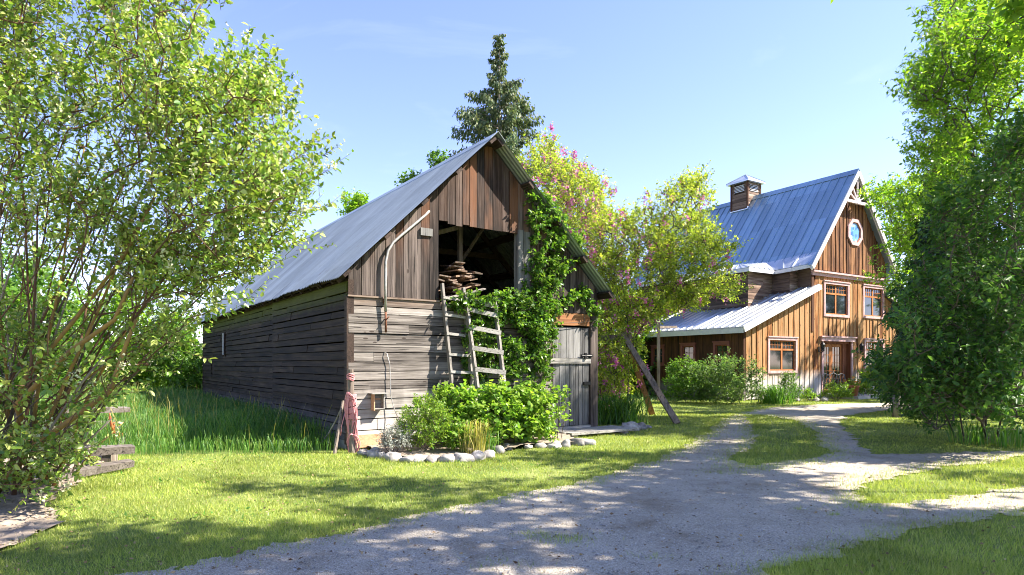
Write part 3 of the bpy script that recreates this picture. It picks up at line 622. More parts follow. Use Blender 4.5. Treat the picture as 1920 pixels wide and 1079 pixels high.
for s in (-1, 1):
    b.hexa([(MID,-.38,ZR+.016),(MID+s*.17,-.38,ZR-.15),(MID+s*.17,BL+.36,ZR-.15),(MID,BL+.36,ZR+.016),(MID,-.38,ZR+.022),(MID+s*.17,-.38,ZR-.143),(MID+s*.17,BL+.36,ZR-.143),(MID,BL+.36,ZR+.022)])
b.build('ridge_cap', M['barn_roof'], rf)
b = MB(); b.tube([(1.53, .06, 4.32), (1.45, .09, 4.24), (.95, .10, 3.80), (.80, .10, 3.66), (.70, .10, 3.50), (.655, .10, 3.3), (.65, .10, 2.9), (.655, .10, 2.42)], .026, 8)
pp = b.build('bent_pipe', M['pipe'], barn, True, T=FR)
b = MB(); b.tube([(.655, .10, 2.43), (.66, .10, 2.05)], .021, 8); b.tube([(.655, .02, 2.28), (.655, .14, 2.28), (.70, .16, 2.33)], .012); b.box(.63, .69, .03, .08, 2.58, 2.64)
b.build('rusty_rod', M['rust'], pp, True, T=FR)
# things on and by the barn
def world_T(a, b_, z): q = barnw(a, -b_, z); return tuple(q)
def rel(o, T=world_T):     # origin at first vertex group centre on the ground side
    me = o.data; co = np.empty(len(me.vertices)*3, np.float32); me.vertices.foreach_get('co', co); co = co.reshape(-1, 3)
    c = co.mean(0); c[2] = co[:, 2].min(); co -= c; me.vertices.foreach_set('co', co.ravel()); me.update(); o.location = tuple(float(q) for q in c); return o
kk = 0
for lay in range(11):
    for q in range(3):
        a = 2.02+random.uniform(-.1, .35)+.25*q+(.0 if lay < 7 else .12); z = 2.74+lay*.072+random.uniform(0, .03)-.05*q*(lay > 5)
        if a > 2.75 and lay > 5: continue
        ln = random.uniform(.8, 2.0); an = random.uniform(-.15, .55); y0 = random.uniform(.10, .42); dx = math.sin(an)*ln
        m_ = MB(); wd = random.uniform(.10, .24); p = barnw(a, y0, z); e = barnw(a+dx*.7, y0+ln*math.cos(an), z+random.uniform(-.1, .16)); m_.beam(p, e, wd, random.uniform(.018, .035), up=(random.uniform(-.35, .35), random.uniform(-.2, .2), 1))
        tag(rel(m_.build('plank', M['lumber'])), 'loose weathered plank in the jumbled pile inside the barn loft', 'plank', 'planks piled in the barn loft')
for i, (a, z, dx, dz) in enumerate([(2.0, 2.75, .9, .25), (2.35, 2.72, .8, .02)]):
    m_ = MB(); m_.beam(barnw(a, .12, z), barnw(a+dx, .2+.1*i, z+dz), .10, .025, up=(.2, 0, 1)); tag(rel(m_.build('plank', M['ladder'])), 'loose weathered plank in the jumbled pile inside the barn loft', 'plank', 'planks piled in the barn loft')
def ladder(name, tl, tr, bl, br, nr, label, rung0=.12, rungs=None, flat=False):
    root = empty(name, tuple((np.array(bl)+np.array(br))/2), label=label, cat='ladder'); o = (np.array(bl)+np.array(br))/2; tl, tr, bl, br = [np.array(q)-o for q in (tl, tr, bl, br)]
    for a, c in ((bl, tl), (br, tr)):
        m_ = MB(); m_.beam(a, c, .045, .085, up=(BV[0], BV[1], 0)); m_.build('rail', M['ladder'], root)
    for t in rungs:
        m_ = MB(); p = bl+(tl-bl)*t; q = br+(tr-br)*t; d = nrm(q-p); off = np.array([-BV[0], -BV[1], 0])*.05
        m_.beam(p-d*.03+off, q+d*.03+off, .028, .085 if flat else .05, up=(0, 0, 1)); m_.build('rung', M['grey_rail'], root)
    return root
ladder('ladder', barnw(1.80, -.06, 3.0), barnw(2.26, -.06, 2.95), barnw(1.93, -.42, .05), barnw(2.36, -.42, .05), 9, 'narrow old wooden ladder standing flat against the barn below the loft opening', rungs=[.22, .33, .44, .55, .68, .80, .91])
ladder('ladder', P(872, 552, 12.2), P(927, 566, 12.45), P(905, 800, 11.55), P(955, 800, 11.8), 9, 'wider slanting ladder with flat pale rungs, half covered by creeper', rungs=[.13, .27, .42, .58, .74, .88, .955], flat=True)
# nest box
nb = empty('nest_box', tuple(barnw(.50, -.12, .97)), math.atan2(BU[1], BU[0]), label='small open wooden nest box fixed to the barn boards above the pink rope', cat='nest box')
b = MB(); b.box(-.15, .15, -.13, .12, 0, .015); b.build('roof', M['grey_rail'], nb)
b = MB(); b.box(-.09, -.072, -.05, .10, -.29, 0); b.build('side_panel', M['raw_wood'], nb); b = MB(); b.box(.09, .108, -.05, .10, -.27, 0); b.build('side_panel', M['grey_rail'], nb)
b = MB(); b.box(-.07, .088, -.05, .10, -.27, -.255); b.build('floor', M['grey_rail'], nb); b = MB(); b.box(-.09, .108, .09, .1, -.28, 0); b.build('back_panel', M['raw_wood'], nb)
b = MB(); pts = [barnw(.66, -.02, 1.70), barnw(.69, -.07, 1.68), barnw(.74, -.08, 1.5), barnw(.75, -.09, 1.2), barnw(.755, -.09, .95), barnw(.80, -.12, .72), barnw(.86, -.2, .5)]
b.tube(pts, .008, 6); tag(rel(b.build('wire', M['pipe'], smooth=True)), 'bent stiff wire hanging from a nail on the pale barn boards', 'wire')
# rope post and sticks
b = MB(); p0 = G(661, 850); b.tube([p0, p0+np.array([-.02, .03, .6]), p0+np.array([-.05, .06, 1.40])], [.062, .058, .052], 9); tag(rel(b.build('fence_post', M['pole_grey'], smooth=False)), 'round grey wooden post at the barn corner wrapped in rope', 'post')
b = MB()
def loop(c, w, h, k, r=.008, seed=0):
    rr = random.Random(seed); pts = []
    for i in range(22):
        t = 2*math.pi*i/21; q = c+np.array([math.sin(t)*w*(1+.15*math.sin(3*t+seed)), -.075-.02*math.cos(t)-.006*k, -h/2+math.cos(t)*h/2+.01*math.sin(5*t+seed)]); pts.append(q)
    b.tube(pts, r, 5)
pt = p0+np.array([-.045, .05, 1.30])
for k in range(5): loop(pt+np.array([-.03+.02*k, 0, -.28-.01*k]), .045+.008*k, .50+.07*k, k, seed=k)
for k in range(6): loop(pt+np.array([.05+.007*k, .015, -.52-.05*k]), .035+.01*(k % 3), .42, k % 3, seed=k+9)
for k in range(4): loop(pt+np.array([.03+.012*k, .01, -.98]), .05+.018*k, .36, k, seed=k+20)
for k in range(26):
    t0 = k*.9; z = .42+k*.016+.0*k; c = p0+np.array([-.01, .02, z+.15]); pts = [c+np.array([math.cos(t0+a)*.068, math.sin(t0+a)*.068, .02*a/6]) for a in np.linspace(0, 6.3, 14)]; b.tube(pts, .008, 5)
for k in range(5):
    c = pt+np.array([0, 0, -.04+.022*k-.03]); pts = [c+np.array([math.cos(a)*(.062), math.sin(a)*.062, .012*math.sin(a*2+k)]) for a in np.linspace(0, 6.3, 14)]; b.tube(pts, .008, 5)
b.tube([pt+np.array([-.06, -.05, -.55]), pt+np.array([-.13, -.09, -.85]), pt+np.array([-.14, -.10, -1.0])], .007, 5)
tag(rel(b.build('rope', M['pink_rope'], smooth=True)), 'tangled coils of faded pink rope hanging on the grey corner post', 'rope')
b = MB(); b.tube([G(627, 852), P(636, 800, 10.7), P(643, 752, 10.9)], [.03, .028, .022], 7); tag(rel(b.build('stick', M['pole_grey'])), 'short thick stick leaning on the barn left of the rope', 'stick')
b = MB(); b.tube([G(596, 838), P(615, 815, 11.2), P(630, 788, 11.1), P(640, 765, 11.0)], [.014, .014, .013, .010], 6); tag(rel(b.build('stick', M['ladder'])), 'thin bent pole lying in the grass against the barn corner', 'stick')
b = MB(); b.box(.10, .62, .02, .07, .04, .26); tag(rel(b.build('board_offcut', M['raw_wood'], T=world_T)), 'short fresh orange board standing against the foot of the barn', 'board')
b = MB(); b.box(.64, .86, .03, .16, .05, .17); tag(rel(b.build('wood_block', M['rust_board'], T=world_T)), 'dark reddish wood block beside the fresh board at the barn foot', 'block')
b = MB()
for i in range(4): b.box(4.25+.02*i, 6.15+.1*math.sin(i*2), .05+.2*i, .235+.2*i, .06, .105)
b.box(4.4, 4.5, .06, .8, 0, .06); b.box(5.8, 5.9, .06, .8, 0, .06)
tag(rel(b.build('doorstep', M['grey_rail'], T=world_T)), 'low grey plank platform in front of the barn door', 'step')
b = MB(); c = barnw(3.0, -.14, 2.66); b.box(2.95, 3.09, .10, .22, 2.62, 2.86); tag(rel(b.build('tin_box', M['pipe'], T=world_T)), 'small grey metal box on top of the slanting ladder', 'box')
# stones
def rock(p, s, label, group, seed):
    rr = np.random.default_rng(seed); m_ = MB(); n1, n2 = 9, 14; vs = []; sc = np.array([s*rr.uniform(.8, 1.35), s*rr.uniform(.65, 1.05), s*rr.uniform(.5, .95)]); off = rr.uniform(0, 50)
    for i in range(n1+1):
        th = math.pi*i/n1
        for j in range(n2):
            ph = 2*math.pi*j/n2; d = Vector((math.sin(th)*math.cos(ph), math.sin(th)*math.sin(ph), math.cos(th))); k = 1+.42*mnoise.noise(d*1.2+Vector((off, 0, 0)))+.16*mnoise.noise(d*3+Vector((off, 3, 0)))
            q = np.sign(np.array(d))*np.abs(np.array(d))**.82; vs.append(tuple(q*k*sc))
    fs = [(i*n2+j, i*n2+(j+1) % n2, (i+1)*n2+(j+1) % n2, (i+1)*n2+j) for i in range(n1) for j in range(n2)]; m_.add(vs, fs)
    o = m_.build('stone', M['rock'], smooth=True); o.location = (p[0], p[1], sc[2]*rr.uniform(.25, .6)); o.rotation_euler = (rr.uniform(-.2, .2), rr.uniform(-.2, .2), rr.uniform(0, 6)); tag(o, label, 'stone', group)
ords = 'first second third fourth fifth sixth seventh eighth ninth tenth eleventh twelfth thirteenth fourteenth fifteenth sixteenth seventeenth eighteenth nineteenth twentieth'.split()
SP = [(680,853,.10),(700,857,.13),(716,860,.09),(738,864,.16),(762,866,.11),(785,865,.13),(811,866,.12),(837,866,.12),(868,864,.17),(897,862,.12),(917,858,.11),(934,851,.13),(950,843,.10),(990,842,.10),(1013,840,.10),(1038,840,.13),(1061,838,.10),(1082,835,.13),(1102,834,.13)]
for i, (px, py, s) in enumerate(SP): rock(G(px, py), s*.92, f'rounded pale stone in the flower bed edging, {ords[i]} from the barn corner', 'stones edging the flower bed', 100+i)
for i, (px, py, s, lb) in enumerate([(1163,812,.14,'low dark stone at the end of the plank platform'), (1183,808,.17,'largest dark stone below the daylily clump'), (1203,806,.13,'rounded dark stone right of the largest one by the daylilies'), (1214,803,.09,'smallest dark stone at the right end of the row by the daylilies')]): rock(G(px, py), s, lb, 'stones below the daylilies', 200+i)
#PART3
# ------------------------------------------------------------------ the house
house = empty('farmhouse', (HB[0], HB[1], 0), math.atan2(HU[1], HU[0]), label='brown timber house with steep blue steel roof, cupola and a side wing', cat='house')
HC, HZ, HS = 7.55, 10.4, 1.317; HD = 11.0
gz = lambda w: HZ-HS*abs(w-HC)-.12
sh = lambda w: 3.07+.392*w
def fz(w):
    if w < 4.73: return sh(w)-.14
    if w < 10.4: return 5.62
    return 3.07+.392*(15.1-w)-.14
WIN = {'low_left': (1.62, 3.38, 1.20, 2.48), 'up_left': (5.55, 7.32, 3.72, 5.07), 'up_right': (8.68, 10.3, 3.76, 5.10), 'low_right': (8.80, 10.3, 1.28, 2.54)}
DOOR = (5.40, 7.58, .20, 2.50)
b = MB(); holes = list(WIN.values())+[DOOR]
vboards(b, 0, 15.1, lambda w: .05, fz, .13, .24, -.02, .03, holes=holes, gap=.004, jb=.008)
a = .12
while a < 15:        # battens over some joints
    if not any(h_[0]-.12 < a < h_[1]+.12 for h_ in holes):
        z1 = fz(a); w_ = random.uniform(.03, .055); b.hexa([(a,.03,.05),(a+w_,.03,.05),(a+w_,.055,.05),(a,.055,.05),(a,.03,z1),(a+w_,.03,z1),(a+w_,.055,z1),(a,.055,z1)])
    else:
        for h_ in holes:
            if h_[0]-.10 < a < h_[1]+.08:
                w_ = .04; z1 = fz(a); others = [q for q in holes if q is not h_ and q[0]-.1 < a < q[1]+.08]; zt = min([q[2]-.16 for q in others if q[2] > h_[3]]+[z1])
                if zt > h_[3]+.2: b.box(a, a+w_, .03, .055, h_[3]+.16, zt)
                zb = max([q[3]+.16 for q in others if q[3] < h_[2]]+[.05])
                if h_[2]-.16 > zb and h_[2] > .5: b.box(a, a+w_, .03, .055, zb, h_[2]-.16)
    a += random.uniform(.28, .42)
b.build('front_wall', M['house'], house, T=FR)
b = MB(); OCT = (7.84, 7.60, .56, .62)
vboards(b, 4.55, 10.55, lambda w: 5.66, gz, .12, .2, -.02, .06, holes=[(7.45, 8.23, 7.15, 8.05)], gap=.004, jb=.007)
a = 4.7
while a < 10.4:
    z1 = gz(a)
    zb = 8.25 if 7.3 < a < 8.4 else 5.66
    if z1 > zb+.1: b.box(a, a+.04, .06, .082, zb, z1-.03)
    if zb > 6: b.box(a, a+.04, .06, .082, 5.66, 6.95)
    a += random.uniform(.25, .36)
b.build('gable_wall', M['house_gable'], house, T=FR)
b = MB(); b.box(4.5, 10.7, .03, .20, 5.52, 5.60); b.box(4.55, 10.65, .03, .11, 5.38, 5.52); b.build('storey_trim', M['pink_trim'], house, T=FR)
b = MB(); b.box(-.03, .07, -.05, .06, 0, 2.95); b.build('corner_board', M['house_side'], house, T=FR); b = MB(); b.box(4.50, 4.66, .03, .075, 2.9, 5.38); b.build('corner_board', M['house_side'], house, T=FR)
def win(T, a0, a1, z0, z1, sashes=2, upper=.30, grid=True, cover=.11, lab=None, trim='pink_trim'):
    m_ = MB(); c = cover
    m_.box(a0-c, a0, -.05, .075, z0-c, z1+c); m_.box(a1, a1+c, -.05, .075, z0-c, z1+c); m_.box(a0, a1, -.05, .075, z1, z1+c); m_.box(a0, a1, -.05, .085, z0-c, z0)
    m_.box(a0-c-.03, a1+c+.03, .03, .11, z1+c, z1+c+.05)
    wdw = m_.build('window', M[trim], house, T=T)
    if lab: wdw['label'] = lab
    m_ = MB(); s = .05; zz = z1-(z1-z0)*upper; wd = (a1-a0)/sashes
    for i in range(sashes):
        x0, x1 = a0+wd*i, a0+wd*(i+1)
        m_.box(x0+.002, x0+s, -.04, .0, z0+.002, z1-.002); m_.box(x1-s, x1-.002, -.04, .0, z0+.002, z1-.002); m_.box(x0+s, x1-s, -.04, .0, z0+.002, z0+s); m_.box(x0+s, x1-s, -.04, .0, z1-s, z1-.002)
        if grid:
            m_.box(x0+s, x1-s, -.04, .004, zz-.045, zz+.03)
            for k in range(1, 4): xx = x0+s+(wd-2*s)*k/4; m_.box(xx-.010, xx+.010, -.035, -.008, zz+.03, z1-s)
            zm = (zz+.03+z1-s)/2; m_.box(x0+s, x1-s, -.034, -.009, zm-.009, zm+.009)
        else:
            xx = (x0+x1)/2; m_.box(xx-.012, xx+.012, -.035, -.008, z0+s, z1-s); zm = (z0+z1)/2; m_.box(x0+s, x1-s, -.034, -.009, zm-.012, zm+.012)
    m_.build('sash', M['orange_wood'] if grid else M['inner_wood'], wdw, T=T)
    m_ = MB(); m_.box(a0, a1, -.03, -.02, z0, z1); m_.build('pane', M['glass'], wdw, T=T)
    return wdw
for k_, w_ in WIN.items(): win(FR, *w_)
SW = lambda a, b_, z: (-b_, a, z)
hsw = [(.72, 1.34, 1.68, 2.28), (2.52, 3.16, 1.66, 2.26), (4.38, 5.0, 1.5, 2.22), (6.9, 7.6, 1.5, 2.22)]
for q in hsw: win(SW, *q, sashes=1, grid=False, cover=.10, trim='shaded_trim')
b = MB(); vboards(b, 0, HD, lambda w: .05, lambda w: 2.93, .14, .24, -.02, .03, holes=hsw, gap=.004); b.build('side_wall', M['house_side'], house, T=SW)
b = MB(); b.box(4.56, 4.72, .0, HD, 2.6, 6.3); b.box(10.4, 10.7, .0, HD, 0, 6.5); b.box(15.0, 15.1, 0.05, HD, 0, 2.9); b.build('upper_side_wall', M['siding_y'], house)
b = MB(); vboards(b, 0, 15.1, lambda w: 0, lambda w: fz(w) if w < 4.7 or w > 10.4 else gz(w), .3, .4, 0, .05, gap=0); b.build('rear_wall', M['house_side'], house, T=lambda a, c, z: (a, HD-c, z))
# octagonal window
def octring(m_, c, rx, rz, rx2, rz2, b0, b1):
    P1 = [(c[0]+rx*math.cos(t), c[1]+rz*math.sin(t)) for t in [math.pi/8+math.pi/4*i for i in range(8)]]; P2 = [(c[0]+rx2*math.cos(t), c[1]+rz2*math.sin(t)) for t in [math.pi/8+math.pi/4*i for i in range(8)]]
    for i in range(8):
        j = (i+1) % 8; a_, b_, c_, d_ = P1[i], P1[j], P2[j], P2[i]
        m_.hexa([(a_[0], b0, a_[1]), (b_[0], b0, b_[1]), (c_[0], b0, c_[1]), (d_[0], b0, d_[1]), (a_[0], b1, a_[1]), (b_[0], b1, b_[1]), (c_[0], b1, c_[1]), (d_[0], b1, d_[1])])
b = MB(); octring(b, (7.84, 7.60), .64, .66, .47, .50, .05, .125); ow = b.build('octagonal_window', M['pink_trim'], house, T=FR)
b = MB(); octring(b, (7.84, 7.60), .49, .52, .43, .46, .06, .09); b.build('sash', M['orange_wood'], ow, T=FR)
b = MB(); c8 = [(7.84+.47*math.cos(math.pi/8+math.pi/4*i), .07, 7.60+.50*math.sin(math.pi/8+math.pi/4*i)) for i in range(8)]; b.add(c8, [tuple(range(8))]); b.build('stained_pane', M['stained'], ow, T=FR)
# door
b = MB(); b.box(DOOR[0]-.13, DOOR[0], -.3, .08, .15, DOOR[3]+.1); b.box(DOOR[1], DOOR[1]+.12, .03, .08, .15, DOOR[3]+.1); b.box(DOOR[0]-.24, DOOR[1]+.22, .03, .13, DOOR[3], DOOR[3]+.17); b.box(DOOR[0]-.30, DOOR[1]+.28, .03, .19, DOOR[3]+.17, DOOR[3]+.23)
en = b.build('entrance', M['pink_trim'], house, T=FR)
b = MB(); b.box(DOOR[1], DOOR[1]+.05, -.75, .03, .15, 2.5); b.box(DOOR[0], DOOR[1], -.75, -.05, 2.40, 2.5); b.box(DOOR[0]+1.72, DOOR[1], -.22, -.17, .15, 2.42); b.box(DOOR[0]+1.70, DOOR[0]+1.76, -.17, -.06, .15, 2.42); b.build('door_reveal', M['inner_wood'], en, T=FR)
b = MB(); b.box(DOOR[0], DOOR[1], -.75, .03, .13, .20); b.build('threshold', M['stone_path'], en, T=FR)
for i in range(2):
    x0 = DOOR[0]+.03+i*.84; x1 = x0+.82; z0, z1 = .22, 2.38; b = MB(); s = .11
    b.box(x0, x0+s, -.17, -.12, z0, z1); b.box(x1-s, x1, -.17, -.12, z0, z1); b.box(x0+s, x1-s, -.17, -.12, z0, z0+.22); b.box(x0+s, x1-s, -.17, -.12, z1-.13, z1)
    for k in range(1, 5): zz = z0+.22+(z1-.13-z0-.22)*k/5; b.box(x0+s, x1-s, -.162, -.128, zz-.014, zz+.014)
    for k in (1, 2): xx = x0+s+(x1-x0-2*s)*k/3; b.box(xx-.010, xx+.010, -.16, -.13, z0+.22, z1-.13)
    dd = b.build('door', M['orange_wood'], en, T=FR)
    b = MB(); b.box(x0+s, x1-s, -.15, -.145, z0+.22, z1-.13); b.build('pane', M['glass'], dd, T=FR)
    b = MB(); hx = x1-.05 if i == 0 else x0+.05; b.tube([(hx, -.12, 1.15), (hx, -.06, 1.15), (hx+(-.08 if i == 0 else .08), -.06, 1.15)], .012); b.build('handle', M['pipe'], dd, T=FR)
for xx in (5.06, 8.12):
    b = MB(); c = (xx, -.24, 2.12); b.lathe([(.02, .34), (.07, .30), (.105, .24), (.11, .22), (.02, .215)], (xx, -.24, 2.1), 8); b.lathe([(.02, -.10), (.06, -.07), (.075, -.04), (.02, -.04)], (xx, -.24, 2.12), 8)
    for i in range(6): t = math.pi/3*i; b.beam((xx+.07*math.cos(t), -.24+.07*math.sin(t), 2.07), (xx+.10*math.cos(t), -.24+.10*math.sin(t), 2.32), .012, .012)
    b.tube([(xx, -.03, 2.10), (xx, -.10, 2.0), (xx, -.2, 1.98), (xx, -.24, 2.05)], .014); b.box(xx-.05, xx+.05, -.06, -.03, 2.0, 2.25); b.tube([(xx, -.24, 2.42), (xx, -.24, 2.47)], .012)
    lo = b.build('wall_lantern', M['iron'], house); b = MB(); b.lathe([(.055, -.03), (.085, .20)], (xx, -.24, 2.12), 6); b.build('lantern_glass', M['glass'], lo)
# roofs
def roofslab(m_, pts, th=.05, rib=None, ribh=.03, ribw=.035):
    """pts: four corners, eave0, eave1, top1, top0; ribs run eave->top"""
    p = [np.array(q, float) for q in pts]; nn = nrm(np.cross(p[1]-p[0], p[3]-p[0])); nn = nn if nn[2] > 0 else -nn
    m_.hexa([tuple(q-nn*th) for q in p]+[tuple(q) for q in p])
    if rib:
        n_ = max(1, int(np.linalg.norm(p[1]-p[0])/rib))
        for i in range(n_+1):
            t = min(max(i/n_, .004), .996); a_ = p[0]+(p[1]-p[0])*t; c_ = p[3]+(p[2]-p[3])*t
            m_.beam(a_+nn*ribh*.5, c_+nn*ribh*.5, ribw, ribh, up=tuple(nn))
zt = lambda w: HZ-HS*abs(w-HC)
b = MB(); e = 3.52
for s in (-1, 1): roofslab(b, [(HC+s*e, -.42, HZ-HS*e), (HC+s*e, HD+.4, HZ-HS*e), (HC, HD+.4, HZ), (HC, -.42, HZ)], .06, .40, .035, .04)
mr = b.build('main_roof', M['house_roof'], house)
b = MB()
for s in (-1, 1):
    roofslab(b, [(HC, -.44, HZ+.05), (HC, HD+.42, HZ+.05), (HC+s*.2, HD+.42, HZ+.05-.2*HS), (HC+s*.2, -.44, HZ+.05-.2*HS)][::1], .01)
b.build('ridge_cap', M['house_roof'], mr)
b = MB()
for s in (-1, 1):
    b.beam((HC+s*(e+.02), -.44, HZ-HS*e-.13), (HC, -.44, HZ-.13), .05, .20, up=(-s*HS*-1, 0, 1))
    b.beam((HC+s*(e+.0), -.36, HZ-HS*e-.20), (HC, -.36, HZ-.2), .04, .10, up=(s*HS, 0, 1))
b.build('rake_board', M['white_trim'], mr)
b = MB(); tz = 8.82; hw = (HZ-tz-.25)/HS
b.box(HC-hw-.1, HC+hw+.1, -.42, -.32, tz, tz+.13)
c0 = np.array([HC, -.37, tz+.10])
for an in (28, 58, 90, 122, 152):
    t = rad(an); d = np.array([math.cos(t), 0, math.sin(t)]); k = (HZ-.28-c0[2])/(d[2]+HS*abs(d[0])); b.beam(c0, c0+d*k, .05, .06, up=(-d[2], 0, d[0]))
b.tube([(HC, -.43, tz+.12), (HC, -.31, tz+.12)], .14, 10)
b.build('gable_truss', M['truss_trim'], house)
# wing roofs
b = MB(); roofslab(b, [(-.32, -.30, sh(-.32)+.03), (-.32, HD+.2, sh(-.32)+.03), (4.74, HD+.2, sh(4.74)+.03), (4.74, -.30, sh(4.74)+.03)], .05, .36, .035, .04)
roofslab(b, [(15.4, -.30, sh(-.32)+.03), (15.4, HD+.2, sh(-.32)+.03), (10.36, HD+.2, sh(4.74)+.03), (10.36, -.30, sh(4.74)+.03)], .05, .36, .035, .04)
wr_ = b.build('wing_roof', M['house_roof_pale'], house)
b = MB(); b.beam((-.34, -.33, sh(-.34)-.10), (4.80, -.33, sh(4.80)-.10), .05, .20, up=(-.39, 0, 1)); b.box(-.38, -.33, -.30, HD, sh(-.35)-.22, sh(-.35)-.01); b.build('fascia', M['white_trim'], wr_); b = MB(); b.beam((15.4, -.33, sh(-.34)-.10), (10.3, -.33, sh(4.80)-.10), .05, .20, up=(.39, 0, 1))
b.build('fascia', M['white_trim'], wr_)
def dormer(d0, first):
    # stepped box under a low flared roof, standing on the wing roof
    b = MB()
    if first:
        hboards(b, 3.98, 4.74, 3.9, 5.75, .13, .2, -.05, .02, lmin=2, lmax=3); b.build('dormer_front', M['siding'], house, T=lambda a, c, z: (a, d0-.9-c, z))
        b = MB(); hboards(b, d0-.9, d0+.02, 3.9, 5.75, .13, .2, -.05, .02, lmin=2, lmax=3); b.build('dormer_side', M['siding_y'], house, T=lambda a, c, z: (3.98-c, a, z)); b = MB()
    hboards(b, 2.30, 4.0, 3.5, 5.75, .13, .2, -.05, .02, lmin=2, lmax=3); b.build('dormer_front', M['siding'], house, T=lambda a, c, z: (a, d0-c, z))
    b = MB(); hboards(b, d0, d0+2.6, 3.4, 5.75, .13, .2, -.05, .02, lmin=2, lmax=3); b.build('dormer_side', M['siding_y'], house, T=lambda a, c, z: (2.30-c, a, z))
    b = MB(); hboards(b, 2.30, 4.6, 3.5, 5.75, .13, .2, -.05, .02, lmin=2, lmax=3); b.build('dormer_rear', M['siding_y'], house, T=lambda a, c, z: (a, d0+2.6+c, z))
    E1, E2 = (2.02, d0-.28, 5.70), (3.80, d0-.28, 5.70); H = (3.0, d0+.85, 6.05); M1 = (4.35, d0+.5, 6.20); E3 = (2.02, d0+2.9, 5.70); H2 = (3.0, d0+1.8, 6.05); M2 = (4.35, d0+2.2, 6.20); E4 = (4.0, d0+2.9, 5.75)
    b = MB(); 
    roofslab(b, [E1, E2, M1, H], .05, .34, .03); roofslab(b, [E3, E1, H, H2], .05, .34, .03); roofslab(b, [E4, E3, H2, M2], .05); roofslab(b, [H, M1, M2, H2], .05)
    if first:
        F1, F2 = (3.72, d0-1.2, 5.72), (4.22, d0-1.95, 5.86); roofslab(b, [E2, F1, (4.45, d0-1.1, 6.32), M1], .05, .34, .03); roofslab(b, [F1, F2, (4.5, d0-1.95, 6.37), (4.45, d0-1.1, 6.32)], .05, .3, .03)
    dr_ = b.build('dormer_roof', M['house_roof_pale'], house)
    b = MB(); L2 = [E3, E1, E2]+([(3.72, d0-1.2, 5.72), (4.22, d0-1.95, 5.86)] if first else [])
    for p_, q_ in zip(L2[:-1], L2[1:]):
        p_ = np.array(p_)-[0, 0, .11]; q_ = np.array(q_)-[0, 0, .11]; b.beam(p_, q_, .05, .15)
    b.build('fascia', M['white_trim'], dr_)
dormer(1.55, True); dormer(5.6, False); 
# cupola
CY = 5.74; b = MB(); r_ = .52
for (x0, x1, y0, y1) in ((-r_, r_, -r_, -r_+.06), (-r_, r_, r_-.06, r_), (-r_, -r_+.06, -r_+.06, r_-.06), (r_-.06, r_, -r_+.06, r_-.06)):
    pass
hboards(b, -r_, r_, HZ-.85, HZ+.72, .12, .18, -.06, .0, lmin=3, lmax=4, holes=[(-.32, .32, HZ+.26, HZ+.63)]); V0 = b.v[:]; cu = b.build('cupola', M['siding'], house, T=lambda a, c, z: (HC+a, CY-r_-c, z))
b = MB(); hboards(b, -r_, r_, HZ-.85, HZ+.72, .12, .18, -.06, .0, lmin=3, lmax=4, holes=[(-.32, .32, HZ+.26, HZ+.63)]); b.build('cupola_side', M['siding_y'], cu, T=lambda a, c, z: (HC-r_-c, CY+a, z))
b = MB(); b.box(HC-r_+.07, HC+r_, CY-r_+.07, CY+r_, HZ-.8, HZ+.72); b.build('cupola_core', M['barn_dark'], cu)
b = MB()
for T_ in (lambda a, c, z: (HC+a, CY-r_-c, z), lambda a, c, z: (HC-r_-c, CY+a, z)):
    for i in range(5):
        z = HZ+.28+i*.075; b.add([T_(x, y, zz) for (x, y, zz) in [(-.31, -.05, z+.05), (.31, -.05, z+.05), (.31, .02, z), (-.31, .02, z), (-.31, -.05, z+.065), (.31, -.05, z+.065), (.31, .02, z+.018), (-.31, .02, z+.018)]], [(0,3,2,1),(4,5,6,7),(0,1,5,4),(1,2,6,5),(2,3,7,6),(3,0,4,7)])
b.build('louvre', M['white_trim'], cu)
for s in (-1, 1):
    for t_ in (-1, 1): b = MB(); b.box(HC+s*r_-.04, HC+s*r_+.04, CY+t_*r_-.04, CY+t_*r_+.04, HZ-.7, HZ+.74); b.build('corner_board', M['house_side'], cu)
b = MB(); q = .72; zb = HZ+.74; b.hexa([(HC-q, CY-q, zb), (HC+q, CY-q, zb), (HC+q, CY+q, zb), (HC-q, CY+q, zb), (HC-q, CY-q, zb+.07), (HC+q, CY-q, zb+.07), (HC+q, CY+q, zb+.07), (HC-q, CY+q, zb+.07)])
ap = (HC, CY, zb+.55); b.add([(HC-q, CY-q, zb+.074), (HC+q, CY-q, zb+.074), (HC+q, CY+q, zb+.074), (HC-q, CY+q, zb+.074), ap], [(0, 1, 4), (1, 2, 4), (2, 3, 4), (3, 0, 4)])
for sx_, sy_ in ((-1, -1), (1, -1), (1, 1), (-1, 1)): b.beam((HC+sx_*q, CY+sy_*q, zb+.09), (HC, CY, zb+.57), .04, .03)
b.build('cupola_roof', M['house_roof_pale'], cu)
b = MB(); b.box(HC-r_-.08, HC+.3, CY-r_-.06, CY-r_-.03, zt(HC-r_)-.03, zt(HC-r_)+.10); b.beam((HC-r_-.06, CY-r_-.05, zt(HC-r_-.05)+.03), (HC-r_-.06, CY+r_, zt(HC-r_-.05)+.03), .08, .04); b.build('flashing', M['house_roof_pale'], cu)
